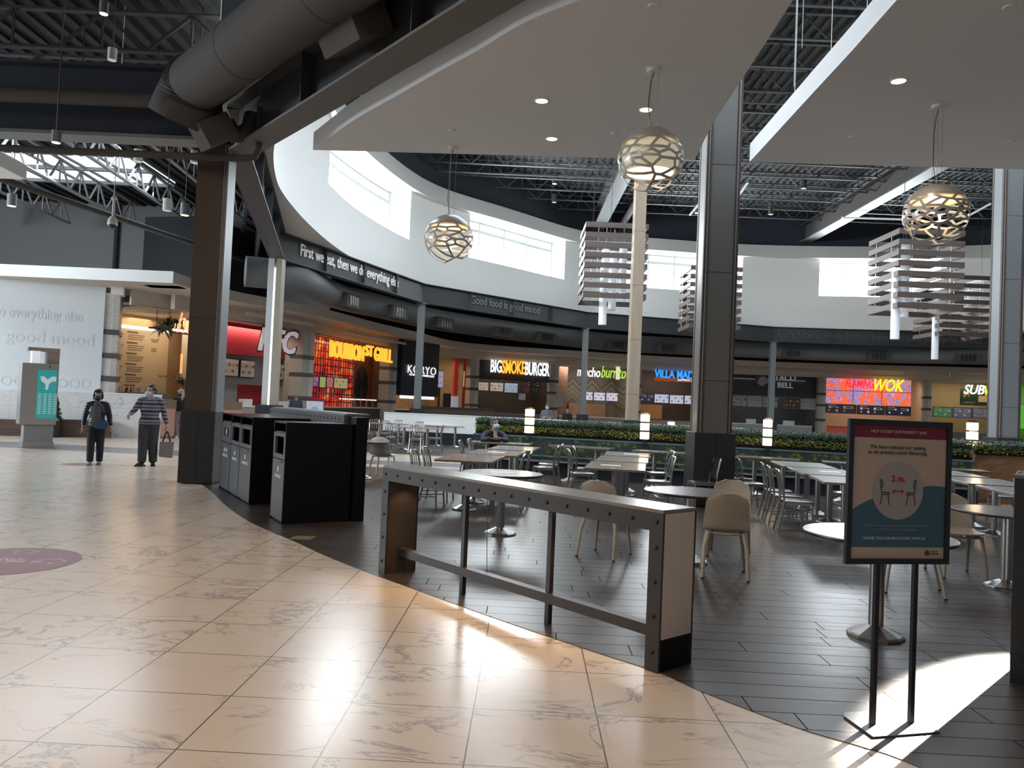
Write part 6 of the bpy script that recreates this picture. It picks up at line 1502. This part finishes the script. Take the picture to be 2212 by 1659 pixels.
def head_parts(root, c, yaw, pitch, hair, style, mask, s=1.0, body=None, tilt=0):
    """head shape is added into the body builder; hair, eyes and mask are children"""
    M = Matrix.Translation(c) @ Matrix.Rotation(yaw,4,'Z') @ Matrix.Rotation(pitch,4,'X') @ Matrix.Rotation(tilt,4,'Y')
    b = B()
    b.sph((0,.012,.035),.1,(.76,.95,.92),20,14); b.sph((0,-.022,-.045),.075,(.76,.85,1.0),18,12); b.sph((0,-.045,-.085),.035,(1.0,.9,.75),12,8)
    b.tube([(0,-.083,.02),(0,-.098,-.01),(0,-.108,-.028),(0,-.09,-.038)],[.010,.012,.016,.012],8)
    for sx in (-1,1): b.sph((sx*.078,.015,-.005),.027,(.35,.75,1.15),10,8)
    b.sph((0,-.086,-.064),.016,(1.5,.6,.5),10,6)
    bmesh.ops.transform(b.bm, matrix=M@Matrix.Scale(s,4), verts=b.bm.verts)
    me = bpy.data.meshes.new('t'); b.bm.to_mesh(me); b.bm.free(); body.bm.from_mesh(me); bpy.data.meshes.remove(me)
    def part(name, bb_, m, smooth=True):
        bmesh.ops.transform(bb_.bm, matrix=M@Matrix.Scale(s,4), verts=bb_.bm.verts); return obj(name, bb_, m, root, smooth=smooth)
    e = B()
    for sx in (-1,1): e.sph((sx*.032,-.080,.022),.0115,(1,.55,.75),10,8)
    part('eyes', e, mat('dark_eye',(.02,.015,.012),.2))
    e = B()
    for sx in (-1,1): e.tube([(sx*.015,-.089,.043),(sx*.033,-.088,.050),(sx*.052,-.076,.044)],.0045,6)
    part('eyebrows', e, hair)
    # hair: shell over the skull
    h = bmesh.new(); bmesh.ops.create_uvsphere(h, u_segments=28, v_segments=18, radius=.1)
    for v in h.verts:
        f_ = (.80,1.0,.975) if style == 'short' else (.84,1.04,1.02)
        v.co.x *= f_[0]; v.co.y = v.co.y*f_[1]+.014; v.co.z = v.co.z*f_[2]+.038
    drop = {'short':.015,'bob':-.075,'long':-.10,'bald':.06}[style]
    kill = [v for v in h.verts if (v.co.y < -.038 and v.co.z < .072) or v.co.z < (drop if v.co.y < .03 else min(drop,-.045))]
    if style == 'bald': kill += [v for v in h.verts if v.co.y < .0 and v not in kill and v.co.z > .03]
    bmesh.ops.delete(h, geom=list(set(kill)), context='VERTS')
    bmesh.ops.solidify(h, geom=list(h.faces), thickness=-.012)
    hb = B(); hb.bm.free(); hb.bm = h
    if style in ('bob','long'):
        zb_ = -.09 if style == 'bob' else -.30
        for k in range(22):
            a = -.35+ (PI+.7)*k/21; r = .088; x = -r*math.cos(a)*.98; y = .015+r*math.sin(a)
            hb.tube([(x*.9,y,.07),(x*1.04,y*1.02,.0),(x*1.06,y+.004,(zb_)*.5),(x*.95,y+.006-.01,zb_)],[.014,.016,.016,.007],6)
        for k in range(5): hb.tube([(-.06+.03*k,-.075,.10),(-.062+.031*k,-.095,.075),(-.064+.032*k,-.094,.052)],[.014,.012,.006],6)
    part('hair', hb, hair)
    if mask:
        q = bmesh.new(); bmesh.ops.create_uvsphere(q, u_segments=24, v_segments=16, radius=.085)
        for v in q.verts: v.co.x *= .84; v.co.y = v.co.y*1.22-.028; v.co.z = v.co.z*.78-.052
        bmesh.ops.delete(q, geom=[v for v in q.verts if v.co.y > -.03 or v.co.z > -.004], context='VERTS')
        bmesh.ops.solidify(q, geom=list(q.faces), thickness=-.004)
        qb = B(); qb.bm.free(); qb.bm = q
        for sx in (-1,1): qb.tube([(sx*.058,-.055,-.015),(sx*.074,-.01,.004),(sx*.08,.02,.012)],.0022,5); qb.tube([(sx*.058,-.05,-.07),(sx*.074,-.01,-.03),(sx*.08,.02,-.02)],.0022,5)
        part('face_mask', qb, mask)
def person(lab, loc, rz, h, J, top, bottom, hair, style, mask, hy=0, hp=0, vox=.014, build=1.0, shoe=None, hands=None, top_len=None, sleeves=True, tilt=0, feet=True):
    """J: joints in metres for a 1.70 m figure facing -y; keys pel, chest, neck, head, sh/el/wr/hip/kn/an + L or R"""
    k = h/1.70; root = thing('person', lab, 'person', loc, rz); V_ = lambda n: Vector(J[n])*k
    g = build
    body = B()
    spine = [V_('pel')-Vector((0,0,.06)), V_('pel'), V_('pel').lerp(V_('chest'),.5), V_('chest'), V_('chest').lerp(V_('neck'),.75), V_('neck')]
    def torso(b, e, lo=0):
        P = spine[lo:]; R = [(.150*g,.098*g),(.160*g,.108*g),(.140*g,.100*g),(.165*g,.108*g),(.125*g,.080*g),(.058,.055)][lo:]
        PP, RR = [], []
        for i in range(len(P)-1):
            for q in range(3):
                t = q/3; PP.append(P[i].lerp(P[i+1],t)); RR.append((( R[i][0]*(1-t)+R[i+1][0]*t)*k+e, (R[i][1]*(1-t)+R[i+1][1]*t)*k+e))
        PP.append(P[-1]); RR.append((R[-1][0]*k+e,R[-1][1]*k+e)); b.tube(PP, RR, 20)
    torso(body, -.01)
    for s in 'LR':
        limb(body, [V_('neck').lerp(V_('sh'+s),.35)-Vector((0,0,.02)), V_('sh'+s), V_('el'+s), V_('wr'+s)], [.05*k,.052*k,.040*k,.027*k])
        limb(body, [V_('hip'+s)+Vector((0,0,.04)), V_('hip'+s), V_('kn'+s), V_('an'+s)], [.08*k,.088*k*g,.056*k,.036*k])
    body.tube([V_('neck')-Vector((0,0,.05)), V_('neck')+Vector((0,0,.02)), V_('head')-Vector((0,0,.05))],[.058*k,.052*k,.052*k],14)
    head_parts(root, V_('head'), hy, hp, hair, style, mask, k*1.02, body, tilt)
    me = remesh(body, vox, 2)
    hb = B(); hd_ = hands or {}
    for s in 'LR':
        d, n, c = hd_.get(s, ((0,-.15,-1),(1 if s=='R' else -1,0,0),.35)); hand(hb, V_('wr'+s), d, n, k*1.02, c, 1 if s=='R' else -1)
    bm2 = bmesh.new(); bm2.from_mesh(me); hm = hb.mesh('h'); bm2.from_mesh(hm); bpy.data.meshes.remove(hm); bm2.to_mesh(me); bm2.free()
    me.materials.clear(); me.materials.append(skin_m)
    for p in me.polygons: p.use_smooth = True; p.material_index = 0
    bo = link('body', me, root)
    # top
    t = B(); torso(t, .016, 0 if top_len is None else 0)
    if top_len: t.tube([V_('pel')+Vector((0,0,.06)), V_('pel')-Vector((0,0,top_len))],[(.165*k*g+.02,.115*k*g+.02),(.172*k*g+.02,.125*k*g+.02)],20)
    for s in 'LR':
        limb(t, [V_('neck').lerp(V_('sh'+s),.3)-Vector((0,0,.02)), V_('sh'+s), V_('el'+s), V_('el'+s).lerp(V_('wr'+s),.93 if sleeves else .1)], [.066*k,.070*k,.056*k,.043*k])
    tm = remesh(t, vox, 2); tm.materials.clear(); tm.materials.append(top); link('top_garment', tm, root)
    b = B(); b.tube([V_('pel')+Vector((0,0,.06)), V_('pel')-Vector((0,0,.02)), V_('pel')-Vector((0,0,.09))],[(.165*k*g,.118*k*g),(.175*k*g,.128*k*g),(.165*k*g,.12*k*g)],18)
    for s in 'LR': limb(b, [V_('hip'+s)+Vector((0,0,.05)), V_('hip'+s), V_('kn'+s), V_('an'+s)+Vector((0,0,-.01))], [.10*k*g,.112*k*g,.086*k*g,.074*k*g])
    bm_ = remesh(b, vox, 2); bm_.materials.clear(); bm_.materials.append(bottom); link('trousers', bm_, root)
    if feet:
        for s in 'LR':
            a = V_('an'+s); d = Vector(J.get('ft'+s,(0,-1,0)))
            b = B(); b.tube([a+Vector((0,.0,-.01))-d*.045, a+d*.0+Vector((0,0,-.035)), a+d*.07+Vector((0,0,-.045*1)), a+d*.14+Vector((0,0,-.055)), a+d*.175+Vector((0,0,-.06))],[(.03,.035),(.040,.045),(.042,.034),(.040,.026),(.022,.018)],14)
            b.box(a+d*.06+Vector((0,0,-a.z+.012)),(.085,.25,.024),rz=math.atan2(d.y,d.x)+PI/2)
            obj('shoe', b, shoe or blackcloth, root, smooth=True)
    return root
ST = dict(pel=(0,0,.93),chest=(0,-.01,1.22),neck=(0,.0,1.43),head=(0,-.02,1.575),shL=(-.18,0,1.37),shR=(.18,0,1.37),elL=(-.235,.02,1.10),elR=(.235,.02,1.10),wrL=(-.25,-.05,.86),wrR=(.25,-.05,.86),
    hipL=(-.085,0,.90),hipR=(.085,0,.90),knL=(-.09,-.02,.50),knR=(.09,-.02,.50),anL=(-.09,.02,.09),anR=(.09,.02,.09))
p = atZ(204,1004)
J = dict(ST); J.update(anL=(-.085,-.10,.09),knL=(-.09,-.08,.50),anR=(.085,.06,.09),knR=(.09,.0,.50),elL=(-.25,.05,1.10),wrL=(-.275,.0,.87),elR=(.25,.05,1.10),wrR=(.285,.0,.88))
w = person('person in a dark puffer jacket and black mask walking with a blue shoulder bag', (p.x,p.y,0), .38, 1.56, J, puffer, blackcloth, hair_m, 'bob', mask_k, build=.98, shoe=mat('grey_trainer',(.20,.18,.20),.6), top_len=.06)
b = B(); b.tube([(0,-.105,1.32),(-.0,-.15,1.15),(0,-.16,.95),(0,-.15,.80)],[(.045,.012),(.075,.014),(.085,.016),(.09,.014)],14); obj('inner_top', b, linen, w, smooth=True, label='grey knit top between the open jacket fronts')
t = thing('shoulder_bag','small blue bag at the hip of the walking person in the puffer jacket','bag',(p.x+.17,p.y-.12,.78),.38)
obj('bag_body', B().bb(-.12,.12,-.06,.0,-.02,.14), mat('blue_leather',(.02,.06,.16),.4), t, bevel=.012)
obj('strap', B().tube([(.11,-.03,.14),(.05,-.02,.32),(-.10,.02,.50),(-.20,.12,.60)],.007,6), blackcloth, t)
p = atZ(318,1006)
J = dict(ST); J.update(shL=(-.19,0,1.38),shR=(.19,0,1.38),elL=(-.30,-.05,1.16),wrL=(-.36,-.20,1.08),elR=(.27,.04,1.12),wrR=(.34,-.02,.88),anL=(-.10,-.08,.09),knL=(-.10,-.07,.50),anR=(.10,.04,.09),ftL=(-.5,-.85,0),ftR=(.15,-1,0))
w = person('person in a striped jumper and blue mask carrying a tote bag', (p.x,p.y,0), .32, 1.70, J, stripe, denim, hair_m, 'short', mask_b, hy=-.75, build=1.14, hands={'L':((-.4,-.6,-.5),(1,0,0),.9),'R':((.1,-.1,-1),(-1,0,0),.9)}, top_len=.05)
R_ = Matrix.Rotation(.32,4,'Z'); hp_ = Vector((p.x,p.y,0))+R_@Vector((.355,-.05,.80))
t = thing('tote_bag','grey tote bag with dark handles held by the person in the striped jumper','bag',(hp_.x,hp_.y,.80-.42),.30)
obj('bag_body', B().xz([(-.13,-.18),(.13,-.20),(.15,.14),(-.13,.14)],-.06,.06), mat('grey_tote',(.20,.19,.18),.8), t, bevel=.01)
obj('handle', B().tube([(-.08,-.05,.12),(-.01,-.03,.36),(.01,-.03,.36),(.08,-.05,.12)],.012,6), blackcloth, t); obj('handle', B().tube([(-.08,.05,.12),(-.01,.02,.36),(.01,.02,.36),(.08,.05,.12)],.012,6), blackcloth, t)
p = atZ(386,946); J = dict(ST); J.update(anL=(-.05,-.05,.09),anR=(.08,.12,.09))
person('blond person in a black jacket and mask standing by the juice counter', (p.x,p.y,0), .2, 1.66, J, blackcloth, mat('mauve_trousers',(.25,.19,.22),.8), blond, 'long', mask_k, hy=-.7, shoe=white_pl, vox=.02, build=.88)
p = atY(288,865,28.8); person('dark haired worker behind the juice counter, seen over the marble wall', (p.x,28.4,0), .2, 1.66, ST, mat('brown_uniform',(.07,.045,.04),.8), blackcloth, hair_m, 'bob', None, vox=.022, build=.9)
p = atY(640,860,31.0); J = dict(ST); J.update(head=(0,.0,1.575))
person('grey haired person in a dark hooded jacket, back turned, at the red counter', (p.x,31.0,0), PI+.1, 1.72, J, mat('slate_hoodie',(.045,.055,.085),.8), blackcloth, grey_hair, 'short', None, vox=.022, build=1.15)
p = atY(1181,900,34.0); J = dict(ST); J.update(elL=(-.25,-.06,1.10),wrL=(.05,-.20,1.10),elR=(.25,-.06,1.10),wrR=(-.05,-.22,1.13))
person('person in grey with arms crossed and blue mask at the burger counter', (p.x,34.0,0), 0, 1.74, J, mat('grey_sweater',(.11,.11,.13),.85), blackcloth, hair_m, 'short', mask_b, vox=.022, build=1.1, hy=.1, hands={'L':((1,0,0),(0,1,0),.5),'R':((-1,0,0),(0,1,0),.5)})
p = atY(1225,905,38.0); person('dark clothed worker bent over behind the white notice right of the burger counter', (p.x,38,0), .1, 1.60, ST, blackcloth, blackcloth, hair_m, 'short', None, vox=.026)
# seated person leaning on the long table
q = atZ(1063,962,.76)
sx_, sy_ = -.40, 17.72
J = dict(pel=(0,.06,.50),chest=(-.01,-.10,.80),neck=(0,-.18,1.00),head=(.0,-.22,1.155),shL=(-.185,-.15,.935),shR=(.185,-.15,.935),elL=(-.26,-.30,.80),elR=(.27,-.30,.80),wrL=(-.075,-.42,.855),wrR=(.095,-.42,.850),
    hipL=(-.09,0,.50),hipR=(.09,0,.50),knL=(-.12,-.42,.50),knR=(.12,-.42,.50),anL=(-.12,-.40,.09),anR=(.12,-.40,.09))
w = person('person in a navy jacket and blue mask leaning on the long table with clasped hands', (sx_+.02,sy_+.05,0), .12, 1.72, J, navy_j, denim, hair_m, 'short', mask_b, hy=.55, hp=-.12, vox=.011, tilt=-.06, hands={'L':((.9,-.15,.1),(0,-.6,-.4),.75),'R':((-.9,-.15,.15),(0,-.6,-.4),.75)})
b = B(); b.tube([(0,-.255,1.03),(.01,-.275,.93),(0,-.26,.84)],[(.05,.02),(.055,.02),(.03,.02)],12); obj('inner_top', b, cream_t, w, smooth=True, label='cream top under the open jacket')
t = thing('phone','dark phone propped on the clasped hands of the seated person','phone',(sx_+.0,sy_-.44,.90),.1); obj('phone_body', B().box((0,0,.05),(.075,.012,.15),rx=-.3), black_gloss, t, bevel=.003)
